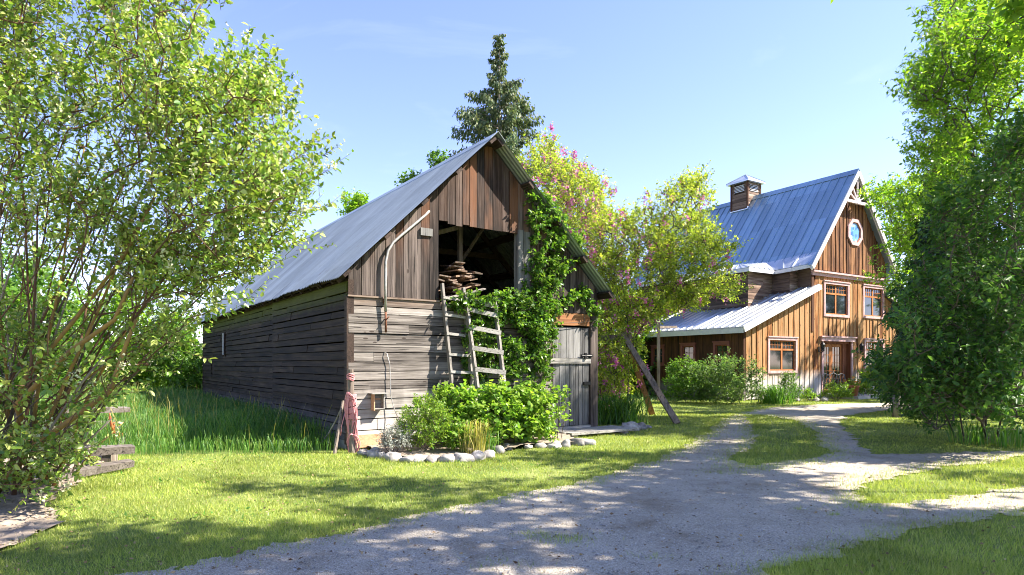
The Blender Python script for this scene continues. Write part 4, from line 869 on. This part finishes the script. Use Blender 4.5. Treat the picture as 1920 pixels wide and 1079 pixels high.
# terrace and things in front of the house
def hrel(o): return rel(o)
HT = lambda a, c, z: tuple(housew(a, -c, z))
b = MB()
for i in range(7): b.box(4.9+i*1.25, 6.12+i*1.25, .08, 1.9+.05*math.sin(i*3), 0, .13+.004*(i % 2))
tag(b.build('terrace', M['stone_path'], T=HT), kind='structure')
c = np.array([P(1599, 748, 27.0)[0], 27.0, .13]); pot = empty('flower_pot', tuple(c), label='large terracotta pot with orange flowers beside the house door', cat='plant pot')
b = MB(); b.lathe([(.17, 0), (.24, .38), (.28, .38), (.285, .46), (.25, .46), (.24, .40), (.0, .39)], n=22); b.build('pot', M['terracotta'], pot, True)
pc = c+np.array([0, 0, .48])+R.normal(size=(40, 3))*np.array([.16, .16, .10]); (v, f), _ = sprigs(pc, 3, .15, 6, .07, .6, 'rhomb', .6); mesh_obj('foliage', v-c, f, M['bush'], pot)
q = pc[R.choice(40, 6)]+[0, -.05, .12]; qq = np.repeat(q, 12, 0)+R.normal(size=(72, 3))*.03; v, f = leaves(qq, R.normal(size=qq.shape), R.normal(size=qq.shape), np.full(72, .06), np.full(72, .05)); mesh_obj('flowers', v-c, f, M['petal_orange'], pot)
# garden bench with a cast back
bc = housew(3.95, -1.15); bench = empty('garden_bench', tuple(bc), math.atan2(HU[1], HU[0])-.25, label='ornate weathered garden bench standing by the house door', cat='bench')
b = MB()
for k in range(4): b.box(-.0, 1.25, -.25+.12*k, -.16+.12*k, .42, .445)
b.build('seat', M['grey_rail'], bench)
for x in (.02, 1.2):
    b = MB(); b.tube([(x, -.25, 0), (x, -.22, .2), (x, -.26, .42), (x, -.27, .60), (x, .1, .66), (x, .24, .60)], .022); b.tube([(x, .25, 0), (x, .22, .3), (x, .26, .7), (x, .32, 1.0)], .024)
    b.build('bench_end', M['grey_post'], bench)
b = MB(); b.tube([(.0, .33, 1.0), (.2, .33, 1.07), (.4, .33, 1.0), (.62, .33, 1.10), (.85, .33, 1.0), (1.05, .33, 1.07), (1.22, .33, 1.0)], .022); b.tube([(0, .28, .6), (1.22, .28, .6)], .02); b.tube([(0, .27, .5), (1.22, .27, .5)], .018)
for i in range(7):
    x = .1+i*.17; b.tube([(x, .28, .6), (x+.06, .30, .75), (x-.05, .31, .88), (x+.04, .33, 1.02)], .013, 5); b.tube([(x+.08*math.cos(t), .305, .80+.09*math.sin(t)) for t in np.linspace(0, 6.3, 12)], .010, 5)
b.build('backrest', M['grey_post'], bench)
b = MB(); q = np.array([5.86, 25.6, 0]); b.beam(q, q+[0, 0, 3.15], .11, .11, up=(0, 1, 0)); b.beam(q+[-.02, 0, 2.95], q+[.9, .7, 3.0], .08, .1); tag(rel(b.build('wooden_post', M['pole_grey'])), 'slim square timber post standing in front of the house wing', 'post')
# swing frame poles
tp = P(1172, 632, 17.1); sf = empty('swing_frame', (4.12, 16.5, 0), label='leaning timber swing frame with one grey and one orange leg', cat='swing frame'); o_ = np.array([4.12, 16.5, 0])
b = MB(); b.beam(np.array([4.12, 15.93, 0])-o_, tp+[-.06, 0, .08]-o_, .15, .13, up=(0, 1, 0), tw=.9); b.build('leg', M['pole_grey'], sf)['label'] = 'weathered grey squared leg'
b = MB(); b.beam(np.array([4.10, 18.7, 0])-o_, tp+[.12, .2, -.2]-o_, .15, .13, up=(0, 1, 0), tw=.9); b.build('leg', M['pole_orange'], sf)['label'] = 'orange brown peeled leg'
b = MB(); b.beam(tp+[.15, -.1, .0]-o_, tp+[-1.5, .9, -.05]-o_, .14, .14); b.build('crossbar', M['pole_grey'], sf)
b = MB(); b.lathe([(.12, 0), (.125, .3), (.12, .62), (.0, .62)], n=14); lg = b.build('log_post', M['pole_grey'], smooth=True); lg.location = tuple(G(1682, 783)); tag(lg, 'short upright cut log standing at the edge of the shrubs on the right', 'log')
# split rail fence behind the shrub
fc = G(215, 862); fence = empty('split_rail_fence', tuple(fc), label='low split rail fence of grey rails under the leafy shrub', cat='fence')
def rail(p_, q_, w_, h_):
    w_ *= .8; h_ *= .85; b = MB(); p_ = np.array(p_); q_ = np.array(q_); m = (p_+q_)/2+[0, 0, .02]; b.beam(p_-fc, m-fc, w_, h_, up=(.2, 0, 1), tw=1.08); b.beam(m-fc, q_-fc, w_*1.08, h_*1.08, up=(.2, 0, 1), tw=.85); b.build('rail', M['fence_wood'], fence)
rail(P(250, 842, 9.2), P(40, 858, 8.2), .17, .12); rail(P(246, 868, 9.0), P(60, 908, 7.8), .17, .10); rail(P(200, 853, 9.0), P(150, 835, 11.2), .13, .12)
rail(P(240, 768, 13.0), P(100, 775, 11.5), .14, .11); rail(P(243, 794, 13.0), P(90, 803, 11.2), .14, .12); rail(P(238, 820, 12.8), P(90, 830, 11.), .14, .12); rail(P(225, 845, 10.8), P(235, 800, 13.0), .12, .11)
b = MB(); c_ = G(205, 868); b.beam(c_-fc, c_+[0, 0, .16]-fc, .16, .16, up=(0, 1, 0)); b.build('prop_block', M['pole_grey'], fence)
b = MB(); o3 = P(212, 775, 11.6)
for k in range(7): b.tube([o3+np.array([.05*math.sin(k+t)+.02*k-.06, .02*k, -.0-.28*abs(math.sin(t*.9+k*.4))-.06*k]) for t in np.linspace(0, 3.3, 12)], .011, 5)
tag(rel(b.build('cord', M['orange_rope'], smooth=True)), 'bright orange cord tangled on the rail fence behind the shrub', 'cord')
#PART4
# ------------------------------------------------------------------ climbing plant on the barn
VP = [(3.72,4.95),(4.15,4.92),(4.5,4.55),(5.0,4.15),(5.1,3.9),(4.85,3.6),(4.65,3.1),(4.40,2.75),(4.32,2.2),(4.18,1.7),(4.15,1.2),(3.9,.5),(2.7,.6),(2.35,1.2),(2.25,1.8),(2.3,2.3),(1.95,2.6),(1.85,2.72),(2.3,2.7),(2.9,2.6),(3.4,2.68),(3.75,3.05),(3.85,3.6),(3.80,4.2)]
def barn_points(poly, n, b0, b1, thr=-.25):
    xs = [p[0] for p in poly]; zs = [p[1] for p in poly]; out = []
    while len(out) < n:
        w = random.uniform(min(xs), max(xs)); z = random.uniform(min(zs), max(zs))
        if in_poly(np.array([w]), np.array([z]), poly)[0]:
            q = barnw(w, -random.uniform(b0, b1), z)
            if mnoise.noise(Vector(q)*2.2) > thr: out.append(q)
    return np.array(out)
vp = np.concatenate([barn_points(VP, 480, .07, .34), barn_points([(3.2,2.75),(4.1,2.85),(3.95,.6),(3.0,.6)], 130, .2, .45),
    barn_points([(5.05,3.0),(5.35,3.12),(5.45,2.8),(5.7,2.5),(5.66,2.35),(5.3,2.6)], 22, .06, .15, -1), barn_points([(4.6,2.85),(5.1,3.05),(5.2,2.95),(4.6,2.7)], 12, .06, .15, -1), barn_points([(2.0,2.6),(3.5,2.6),(3.45,2.92),(2.6,2.72),(2.1,2.85)], 32, .1, .35, -.5)])
st = [[barnw(4.15, -.25), barnw(4.2, -.12, .8), barnw(4.1, -.1, 1.8), barnw(4.15, -.08, 2.7), barnw(3.95, -.08, 3.7), barnw(4.0, -.08, 4.5)], [barnw(3.3, -.3), barnw(3.2, -.2, 1.0), barnw(3.0, -.15, 2.2)]]
tree('creeper', 'leafy green creeper climbing the barn front beside the loft opening', 'climbing plant', barnw(4.0, -.2), vp, st, M['vine'], M['bark'], ntw=4, tl=.16, per=8, L=.085, Wr=.62, kind='oval', up=.05, hang=.25, rtip=.0035, expo=.42, crownname='foliage', trunkname='stems', twigr=.0015)
# ------------------------------------------------------------------ flower bed plants
def dome(c, rx, ry, rz, n, thr=-.4): return ellipsoid_points([(c[0], c[1], c[2], rx, ry, rz)], n, thr, 3., random.random()*20, .25)
def bushy(name, label, cat_, c, rx, ry, rz, n, mat, L, tl, per=8, Wr=.55, kind='rhomb', up=.7, group=None, ntw=4, z=None, stems=7, bloss=None, els=None, thr=-.4, bark='bark'):
    c = np.array([c[0], c[1], 0.]); z = rz*.75 if z is None else z
    pts = ellipsoid_points(els, n, thr, 2.5, random.random()*20, .25) if els else dome((c[0], c[1], z), rx, ry, rz, n, thr)
    pts = pts[pts[:, 2] > .04]
    st = [[c+np.array([R.normal()*.06, R.normal()*.06, 0]), c+np.array([math.cos(a)*rx*.35, math.sin(a)*ry*.35, z*.5])] for a in np.arange(stems)*6.28/stems]
    return tree(name, label, cat_, c, pts, st, mat, M[bark], ntw=ntw, tl=tl, per=per, L=L, Wr=Wr, kind=kind, up=up, group=group, rtip=.003, expo=.42, crownname='foliage', trunkname='stems', twigr=.0014, blossom=bloss)
def PX(px, D): return ((px-960)/F*D, D)
bushy('shrub', 'rounded small-leaved bright green shrub at the left of the flower bed', 'shrub', PX(797, 10.55), .46, .40, .52, 230, M['bush'], .045, .13, 9, .5, up=.8)
bushy('leafy_plant', 'dark leafed bushy plant behind the rounded shrub in the flower bed', 'plant', PX(850, 11.35), .52, .4, .62, 150, M['geranium'], .085, .16, 6, .85, 'oval', .5)
bushy('leafy_plant', 'broad mound of round leaves in the middle of the flower bed', 'plant', PX(925, 11.4), .55, .45, .62, 190, M['geranium'], .09, .16, 6, .9, 'oval', .5, bloss=(M['petal_cream'], 10, .035, 'flowers', -.05))
bushy('leafy_plant', 'tall leafy mound at the right end of the flower bed', 'plant', PX(985, 11.75), .5, .42, .60, 190, M['geranium'], .085, .16, 6, .9, 'oval', .6)
bushy('leafy_plant', 'low green plant just behind the orange flowers in the flower bed', 'plant', PX(866, 10.5), .26, .24, .30, 70, M['geranium'], .06, .11, 6, .8, 'oval', .6)
c = PX(1043, 12.1); pts = np.array([[c[0]+R.normal()*.10+.12*math.sin(k*2.), c[1]+R.normal()*.1, .15+.88*k/34] for k in range(35)])
tree('mallow_plant', 'tall loose leafy stalks standing alone at the right end of the flower bed', 'plant', (c[0], c[1], 0), pts, [[(c[0]+dx, c[1], 0), (c[0]+dx*2, c[1], .5), (c[0]+dx*2.5, c[1], .95)] for dx in (-.06, .02, .08)], M['geranium'], M['bark'], ntw=3, tl=.13, per=4, L=.08, Wr=.9, kind='oval', rtip=.003, crownname='foliage', trunkname='stems')
bushy('silver_plant', 'silvery white feathery plant by the stones at the barn corner', 'plant', PX(738, 10.25), .24, .22, .26, 90, M['silver'], .035, .10, 9, .35, up=.9)
def strap(name, label, cat_, c, n, hh, w, mat, r, lean=.8, group=None, extra=None):
    root = empty(name, (c[0], c[1], 0), label=label, cat=cat_, group=group); x = R.normal(0, r*.5, n); y = R.normal(0, r*.4, n); h = hh*R.uniform(.6, 1.1, n)
    v, f = blades(x, y, h, np.full(n, w), lean, 0, 3, .9); mesh_obj('leaves', v, f, mat, root); return root
strap('iris_clump', 'thin yellowing upright blades at the front of the flower bed', 'plant', PX(892, 10.25), 110, .62, .012, M['yellow_blade'], .20, .35)
strap('iris_clump', 'short pale green spiky blades beside the yellowing ones in the bed', 'plant', PX(917, 10.6), 60, .40, .012, M['strap_leaf'], .15, .5)
for i, (px, py) in enumerate([(873, 838), (806, 845), (858, 842), (926, 838)]):
    q = G(px, py)+[0, 0, .16]; qq = q+R.normal(size=(14, 3))*.02; v, f = leaves(qq, R.normal(size=qq.shape), R.normal(size=qq.shape), np.full(14, .04), np.full(14, .035)); q2 = q-[0, 0, .16]
    rt = empty('marigold', tuple(q2), label='small orange flower low among the leaves of the flower bed', cat='flower', group='orange flowers in the bed'); mesh_obj('petals', v-q2, f, M['petal_orange'], rt); b = MB(); b.tube([(0, 0, 0), (0, 0, .16)], .004, 5); b.build('stem', M['strap_leaf'], rt)
strap('daylily_clump', 'dark arching strap leaves between the barn corner and the swing frame', 'plant', PX(1152, 16.0), 520, .78, .022, M['strap_leaf'], .62, .8)
# ------------------------------------------------------------------ the big shrub on the left
POLY = [(-60,-60),(390,-60),(370,40),(345,100),(395,125),(440,150),(500,145),(520,190),(545,215),(530,290),(560,360),(600,385),(595,405),(550,425),(530,465),(455,505),(425,545),(380,575),(330,620),(270,670),(222,720),(200,780),(140,840),(100,890),(55,920),(0,960),(-90,980)]
TW = [(-60,-60),(410,-60),(385,30),(345,85),(360,120),(400,115),(480,140),(520,190),(470,225),(510,250),(500,330),(585,385),(530,405),(490,460),(420,520),(350,560),(200,520),(-60,480)]
pts = np.concatenate([view_points(TW, 5.7, 8.6, 760, .05, 1.3, 3.), view_points(POLY, 6.0, 8.6, 200, -.12, 1.0, 5.), view_points([(-60,560),(60,600),(150,760),(130,860),(0,960),(-90,980)], 6.2, 7.6, 130, -.2, 1., 6.), view_points([(220,480),(450,480),(440,545),(340,640),(240,700)], 6.3, 8.0, 90, -.1, 1.1, 6.),
    view_points([(380,140),(500,145),(560,290),(600,395),(540,460),(440,530),(300,590),(280,300)], 6.4, 7.8, 170, -.2, 1.2, 9.)])
stems = []
for i in range(64):
    t = (i+.5*random.random())/64; an = rad(-14+68*t+random.uniform(-4, 4)); bx = -6.15+random.uniform(-.7, .65); by = 7.7+random.uniform(-.9, .7)
    L0 = random.uniform(3.2, 5.4)*(1-.10*t); dy = random.uniform(-.28, .16); p_ = [np.array([bx, by, 0.])]; cur = an*.75+rad(random.uniform(-4, 10))
    for k in range(1, 7):
        cur += (an*1.18-an*.75)/6+rad(random.uniform(-7, 7)); st_ = L0/6; p_.append(p_[-1]+np.array([math.sin(cur)*st_, dy*st_, math.cos(cur)*st_]))
    pr_ = [(960+F*q_[0]/q_[1], 682-F*(q_[2]-1.5)/q_[1]) for q_ in p_]; kmax = next((k for k in range(2, 7) if pr_[k][0] > 560-max(0, pr_[k][1]-380)*.9), 7); p_ = p_[:max(3, kmax)]
    stems.append(p_)
dg = tree('dogwood_shrub', 'large arching leafy shrub with reddish stems filling the left side', 'shrub', (-6.0, 7.7, 0), pts, stems, M['dogwood'], M['bark_red'], away=(-6.6, 7.8, .3), ntw=3, tl=.42, per=12, L=.072, Wr=.56, kind='oval', up=.25, rtip=.0036, expo=.44, twigr=.0022, alpha=.45, trunkname='twigs', crownname='foliage',
     blossom=(M['petal_cream'], 420, .035, 'flowers', -.03))
for i, s_ in enumerate(stems):
    b = MB(); r0 = random.uniform(.010, .026); b.tube([q-np.array([-6.0, 7.7, 0]) for q in s_], np.linspace(r0, r0*.28, len(s_)), 7); b.build('stem', M[('bark_red', 'bark_pale', 'bark_lichen', 'bark_red', 'bark')[i % 5]], dg, True)
def stem(b0, *pp): return [np.array(b0, float)]+[P(*q) for q in pp]
for s_, r0 in ((stem((-5.9,7.3,0), (60,840,7.0), (150,775,6.7), (205,735,6.65), (222,690,6.6), (235,650,6.6), (255,600,6.6)), .036), (stem((-5.7,7.9,0), (30,760,6.9), (130,660,6.7), (215,600,6.6), (250,520,6.5)), .036), (stem((-5.9,7.6,0), (40,720,7.1), (140,600,6.9), (240,470,6.8), (300,350,6.8)), .030)):
    b = MB(); b.tube([q-np.array([-6.0, 7.7, 0]) for q in s_], np.linspace(r0, r0*.45, len(s_)), 8); b.build('lichen_stem', M['bark_lichen'], dg, True)
# suckers: low leafy shoots in front of the shrub
# ------------------------------------------------------------------ pink locust between barn and house
LP = [(985,310),(1005,280),(1035,268),(1065,310),(1095,325),(1140,345),(1135,400),(1180,415),(1215,385),(1250,365),(1290,335),(1318,345),(1325,380),(1310,410),(1350,440),(1372,480),(1380,540),(1362,560),(1320,568),(1280,582),(1220,595),(1200,640),(1175,665),(1160,700),(1150,745),(1118,745),(1118,560),(1140,540),(1080,460),(1020,370)]
pts = np.concatenate([view_points(LP, 16.6, 20.2, 820, -.18, .9, 11.), view_points([(1165,420),(1350,470),(1365,545),(1310,565),(1210,595),(1125,560)], 16.8, 19, 120, -.2, 1., 13.), view_points([(990,320),(1040,285),(1130,350),(1160,480),(1150,560),(1120,600),(1080,460)], 17.5, 20, 190, -.3, 1., 14.), view_points([(1118,560),(1210,570),(1195,660),(1165,740),(1118,745)], 17, 20, 130, -.5, 1., 15.)])
kb = np.array([3.3, 19.2, 0.])
stl = [[kb, P(1150, 640, 19), P(1130, 500, 18.8), P(1090, 400, 18.6), P(1050, 310, 18.5)], [kb+[.2, -.1, 0], P(1175, 630, 18.8), P(1215, 520, 18.5), P(1270, 430, 18.4), P(1300, 350, 18.3)], [kb+[.1, -.3, 0], P(1180, 650, 18.5), P(1240, 560, 18.0), P(1310, 505, 17.8), P(1370, 490, 17.7)], [kb+[-.3, 0, 0], P(1135, 620, 19.2), P(1100, 500, 19.2), P(1060, 420, 19.)]]
tree('pink_locust_tree', 'flowering locust tree with pink hanging blossoms between barn and house', 'tree', kb, pts, stl, M['locust'], M['bark'], away=(3.0, 19, 2.5), bw=lambda t: np.exp(-np.maximum(0, t[:, 0]-2.2)/1.4)+.08, ntw=4, tl=.46, per=13, L=.105, Wr=.48, up=.15, rtip=.0065, expo=.46, twigr=.003, hang=.1, blossom=(M['petal_pink'], 560, .066, 'blossoms', .10))
# ------------------------------------------------------------------ conifer behind the barn
def conifer(name, label, base, H, rad_, mat, ex=.85, z0=.2, nb=120, droop=.35, L=.20, per=26, group=None, thin=1.0, prof=None):
    root = empty(name, tuple(base), label=label, cat='conifer', group=group); b_ = MB(); b_.tube([(0, 0, 0), (.05, 0, H*.5), (0, 0, H*.99)], [H*.016, H*.009, .012], 8)
    LV = []; LF = []; o_ = 0
    for i in range(nb):
        t = (i+R.random())/nb; z = z0+(H-z0)*t**.9; az = i*2.4+R.normal()*.3; ln = (rad_*((1-t)**ex*thin+.035) if prof is None else float(np.interp(z, prof[0], prof[1])))*R.uniform(.5, 1.2)+.08; d = np.array([math.cos(az), math.sin(az), 0])
        pp = [np.array([0, 0, z])+d*ln*s_+np.array([0, 0, ln*(.22*s_-droop*s_*s_+.25*s_**4)]) for s_ in (0, .35, .7, 1.0)]; b_.tube(pp, [.012+ln*.012, .012+ln*.007, .010, .005], 5)
        m = int(per*ln/.5)+8; s_ = R.uniform(.18, 1, m); c = np.array([np.interp(s_, (0, .35, .7, 1.0), [q[k] for q in pp]) for k in range(3)]).T+R.normal(size=(m, 3))*np.array([.10, .10, .05])*(.4+ln*.35)
        D = d*.6+R.normal(size=(m, 3))*.5; D[:, 2] -= 1.5; c[:, 2] -= R.random(m)*ln*.22; v, f = leaves(c, D, R.normal(size=(m, 3)), L*R.uniform(.6, 1.3, m), L*.42*R.uniform(.7, 1.2, m), droop=.2); LV.append(v); LF.append(f+o_); o_ += len(v)
    b_.build('trunk', M['bark_pale'], root, True); mesh_obj('crown', np.concatenate(LV), np.concatenate(LF), mat, root); return root
conifer('cedar_tree', 'tall drooping cedar with a thin spire top behind the old barn', (-.55, 27.5, 0), 15.7, 5.2, M['conifer'], 1.35, 3, 150, .38, .19, 84, prof=([3, 9, 11.2, 13.2, 13.9, 15.6], [3.6, 2.3, 1.8, 1.15, .38, .10]))
conifer('spruce_tree', 'dark narrow spruce rising between the bright trees on the right', (P(1788, 682, 19)[0], 19, 0), 8.9, 1.7, M['darkconifer'], .85, .5, 170, .35, .22, 60)
# ------------------------------------------------------------------ right-hand shrubs and trees
RP = [(1960,235),(1900,250),(1870,300),(1830,340),(1790,365),(1762,400),(1745,470),(1725,520),(1715,570),(1690,610),(1700,640),(1660,675),(1650,705),(1670,735),(1720,752),(1770,760),(1850,775),(1960,800)]
pts = np.concatenate([view_points(RP, 9.6, 13.2, 640, -.06, .9, 21., .1), view_points([(1720,560),(1960,420),(1960,800),(1700,740),(1640,690)], 9.6, 12.0, 120, -.1, .9, 22., .1)])
lb = G(1820, 822)
stl = [[lb+[dx, dy, 0], P(*q1), P(*q2), P(*q3)] for dx, dy, q1, q2, q3 in ((-.3, 0, (1770,770,11.8), (1720,690,11.6), (1660,660,11.4)), (0, .2, (1790,720,12), (1750,600,11.8), (1730,480,11.8)), (.3, 0, (1850,700,11.4), (1840,560,11.2), (1800,400,11.)), (.6, .1, (1900,690,11.3), (1910,520,11.), (1890,330,11.)), (.2, -.2, (1840,790,11.), (1790,750,10.8), (1700,700,10.6)))]
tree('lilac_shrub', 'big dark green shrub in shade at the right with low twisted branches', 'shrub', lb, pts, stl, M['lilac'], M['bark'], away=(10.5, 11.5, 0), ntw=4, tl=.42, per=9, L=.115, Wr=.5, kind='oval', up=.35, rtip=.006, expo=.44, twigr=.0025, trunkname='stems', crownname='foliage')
TP = [(1760,-60),(1745,20),(1752,90),(1740,130),(1700,150),(1712,235),(1705,290),(1735,330),(1770,400),(1850,380),(1960,300),(1960,-60)]
pts = np.concatenate([view_points(TP, 13., 17.5, 560, -.02, .6, 31.), ellipsoid_points([(15.5, 15.5, 8.5, 3.2, 2.5, 3.2)], 160, -.1, .6, 32.)])
mb_ = np.array([13.2, 15.2, 0.])
tree('ash_tree', 'tall bright green tree leaning in at the upper right corner', 'tree', mb_, pts, [[mb_, mb_+[0, 0, 3], mb_+[-.3, 0, 6], mb_+[-.6, 0, 9]], [mb_+[.1, 0, 0], mb_+[.3, 0, 3.2], mb_+[-1.6, -.4, 5.6], mb_+[-2.8, -.5, 7.2]]], M['maple'], M['bark'], ntw=5, tl=.5, per=12, L=.13, Wr=.42, up=.1, rtip=.008, expo=.47, twigr=.003)
pts = view_points([(1632,360),(1660,345),(1700,340),(1740,330),(1770,480),(1730,560),(1690,560),(1655,540),(1630,510),(1655,490),(1690,440),(1650,400)], 19.5, 23, 210, -.1, .8, 41.)
q = np.array([15.2, 21.5, 0.]); tree('young_maple', 'light green airy tree overlapping the right edge of the house', 'tree', q, pts, [[q, q+[-.2, 0, 2.5], q+[-.9, 0, 5]], [q, q+[-.3, 0, 2], q+[-1.4, -.3, 3.9]]], M['maple'], M['bark'], ntw=5, tl=.5, per=11, L=.14, Wr=.5, up=.2, rtip=.006, twigr=.003)
c_ = G(1765, 818)
for i, (px, D, hh, n_, lb_) in enumerate([(1815, 12.0, .72, 90, 'upright iris leaves under the dark shrub, left clump of three'), (1868, 11.7, .75, 110, 'upright iris leaves under the dark shrub, middle clump of three'), (1912, 11.4, .8, 110, 'upright iris leaves at the frame edge, right clump of three')]):
    strap('iris_clump', lb_, 'plant', PX(px, D), n_//3, hh*.65, .025, M['strap_leaf'], .35, .4)
bushy('low_shrub', 'small low green plant behind the cut log on the right', 'shrub', PX(1745, 15.5), .75, .5, .45, 90, M['bgtree'], .08, .2, 7, .6)
bushy('low_shrub', 'bright lit shrub on the terrace right of the flower pot', 'shrub', PX(1645, 29.0), .85, .6, .75, 110, M['maple'], .12, .25, 7, .7)
pts = view_points([(1630,690),(1650,655),(1700,640),(1760,640),(1800,700),(1790,800),(1740,800),(1700,770),(1650,750)], 12.5, 15.5, 120, -.2, .9, 51., .1)
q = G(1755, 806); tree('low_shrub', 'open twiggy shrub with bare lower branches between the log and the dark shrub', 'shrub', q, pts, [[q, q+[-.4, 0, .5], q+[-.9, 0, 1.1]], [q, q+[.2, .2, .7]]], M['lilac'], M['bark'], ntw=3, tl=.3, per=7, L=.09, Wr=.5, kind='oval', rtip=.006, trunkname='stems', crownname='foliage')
# ------------------------------------------------------------------ shrubs at the house
bushy('house_shrub', 'large rounded shrub with grey green leaves before the wing corner', 'shrub', PX(1372, 23.6), 1.3, .9, 1.0, 330, M['snowberry'], .085, .24, 8, .55, els=[(8.1, 23.7, .75, 1.25, .8, .95), (7.4, 23.7, .7, .8, .7, .85)])
bushy('house_shrub', 'darker shrub in shade at the left end before the wing windows', 'shrub', PX(1290, 24.4), .9, .8, .95, 200, M['bgtree'], .10, .24, 8, .6)
bushy('house_shrub', 'tall thin shoots rising in front of the last wing window', 'shrub', PX(1364, 24.9), .35, .3, 1.15, 60, M['snowberry'], .08, .22, 7, .55)
strap('ornamental_grass', 'arching bright leaves at the foot of the large rounded shrub', 'plant', PX(1452, 23.9), 240, .75, .03, M['strap_leaf'], .55, .8)
bushy('house_shrub', 'narrow upright shrub below the lower left house window', 'shrub', PX(1480, 24.6), .32, .3, .62, 80, M['bgtree'], .08, .2, 7, .5)
bushy('house_shrub', 'low yellow green shrub in front of the garden bench', 'shrub', PX(1568, 25.6), .55, .45, .36, 110, M['bush'], .075, .18, 7, .55)
bushy('house_shrub', 'tiny leafy plant at the left foot of the garden bench', 'shrub', PX(1516, 25.4), .22, .2, .26, 36, M['bush'], .07, .14, 6, .6)
for i, (px, lb_) in enumerate([(1494, 'left one of the small border stones by the bench'), (1530, 'middle one of the small border stones by the bench'), (1546, 'right one of the small border stones by the bench')]): rock(PX(px, 25.3), .14, lb_, 'small stones by the bench', 300+i)
# ------------------------------------------------------------------ background trees
def bgt(label, x, y, rx, rz, zc, n, mat='bgtree', L=.2, name='background_tree', tl=.5, thr=-.2, els=None, ntw=4, per=9):
    b_ = np.array([x, y, 0.]); pts = ellipsoid_points(els or [(x, y, zc, rx, rx*.8, rz), (x+rx*.4, y, zc-rz*.4, rx*.8, rx*.7, rz*.6)], n, thr, .6, x+y, .3)
    tree(name, label, 'tree', b_, pts, [[b_, b_+[0, 0, zc*.5], b_+[.1, 0, zc]]], M[mat], M['bark'], ntw=ntw, tl=tl, per=per, L=L, Wr=.6, up=.2, rtip=.012, twigr=0, group='trees in the background')
bgt('bright tree mass at the far left end of the barn', -17.2, 29, 2.6, 2.6, 2.6, 420, 'maple', .2)
bgt('dark green bush beside the far end of the barn wall', -13.4, 27.5, 1.9, 1.8, 1.6, 330, 'bgtree', .18)
bgt('leafy tree seen low through the stems of the left shrub', -19.5, 24, 3.0, 2.4, 2.4, 420, 'bgtree', .22)
bgt('tree behind the left shrub near the frame edge', -24, 30, 4.0, 3.6, 3.6, 420, 'bgtree', .28)
bgt('leafy treetop showing above the barn roof, nearest to the ridge end', -4.35, 29, 1.4, 1.5, 9.0, 60, 'bgtree', .16, els=[(-3.3, 29, 10.3, .35, .5, .6), (-4.5, 29, 9.4, .5, .5, .5)])
bgt('small leafy treetop peeking over the middle of the barn roof', -7.0, 29, .5, .6, 8.6, 45, 'maple', .18, els=[(-7.1, 29, 8.5, .45, .5, .75)])
bgt('dark undergrowth tree right behind the barn and locust', 4.6, 31, 2.8, 2.6, 2.4, 420, 'bgtree', .22)
bgt('bright leafy tree directly behind the barn corner', 1.5, 25.5, 2.0, 3.0, 3.4, 420, 'locust', .2)
bgt('tall tree behind the house wing seen through the locust', 8.2, 44, 3.6, 3.6, 3.9, 420, 'bgtree', .3)
bgt('bright tree behind the right edge of the house', 22.5, 34, 3.2, 4.4, 6.0, 520, 'maple', .26)
bgt('dark dense tree low behind the shaded shrub at right', 16.5, 19.5, 2.6, 2.6, 2.5, 420, 'bgtree', .2)
bgt('tall tree far behind the upper right corner', 25, 27, 4.5, 5.5, 7.5, 600, 'bgtree', .3)
bgt('wide dark tree behind the cedar and barn', -1.5, 36, 4.0, 3.6, 3.6, 420, 'bgtree', .3)
# ------------------------------------------------------------------ shade trees standing right of the drive
def shade(name, label, base, els, n, L=.2, thr=-.05):
    b_ = np.array([*base, 0.]); pts = ellipsoid_points(els, n, thr, .45, base[0]*3+base[1], .2)
    top = np.array(els[0][:3])
    tree(name, label, 'tree', b_, pts, [[b_, b_+[0, 0, 2.2], b_*.5+top*.5, top]], M['maple'], M['bark'], ntw=4, tl=.6, per=9, L=L, Wr=.6, up=.1, rtip=.011, expo=.47, twigr=.003, group='shade trees beside the drive')
shade('shade_tree', 'spreading tree just right of the frame shading the gravel drive', (11.5, 7.0), [(10.0, 7.2, 7.2, 3.6, 2.6, 2.0), (7.6, 5.4, 7.2, 2.4, 1.6, 1.4), (9.5, 9.3, 6.6, 2.4, 1.6, 1.8), (5.4, 7.5, 6.9, 2.2, .7, .7)], 400, thr=.0)
shade('shade_tree', 'tall tree right of the frame casting streaks over the lawn', (15.5, 12.5), [(14.0, 12.2, 7.5, 3.0, 2.2, 2.4), (16.5, 13.5, 8.5, 2.8, 2.2, 2.4)], 380)
shade('shade_tree', 'leafy tree behind the viewer shading the near grass', (7.6, 2.6), [(6.0, 3.6, 7.4, 3.0, 1.5, 1.4), (8.6, 4.0, 5.5, 2.2, 1.4, 1.8), (8.8, 5.1, 5.6, 2.2, 1.0, 1.4), (3.6, 4.9, 6.7, 1.8, .6, .7), (9.7, 5.0, 6.2, 2.4, 1.1, 1.5)], 760, thr=-.25)
shade('shade_tree', 'tree far right shading the dark shrub', (19.0, 11.0), [(17.5, 11.0, 6.5, 2.8, 3.0, 3.0), (20, 14, 8, 3, 3, 3)], 150, thr=.05)
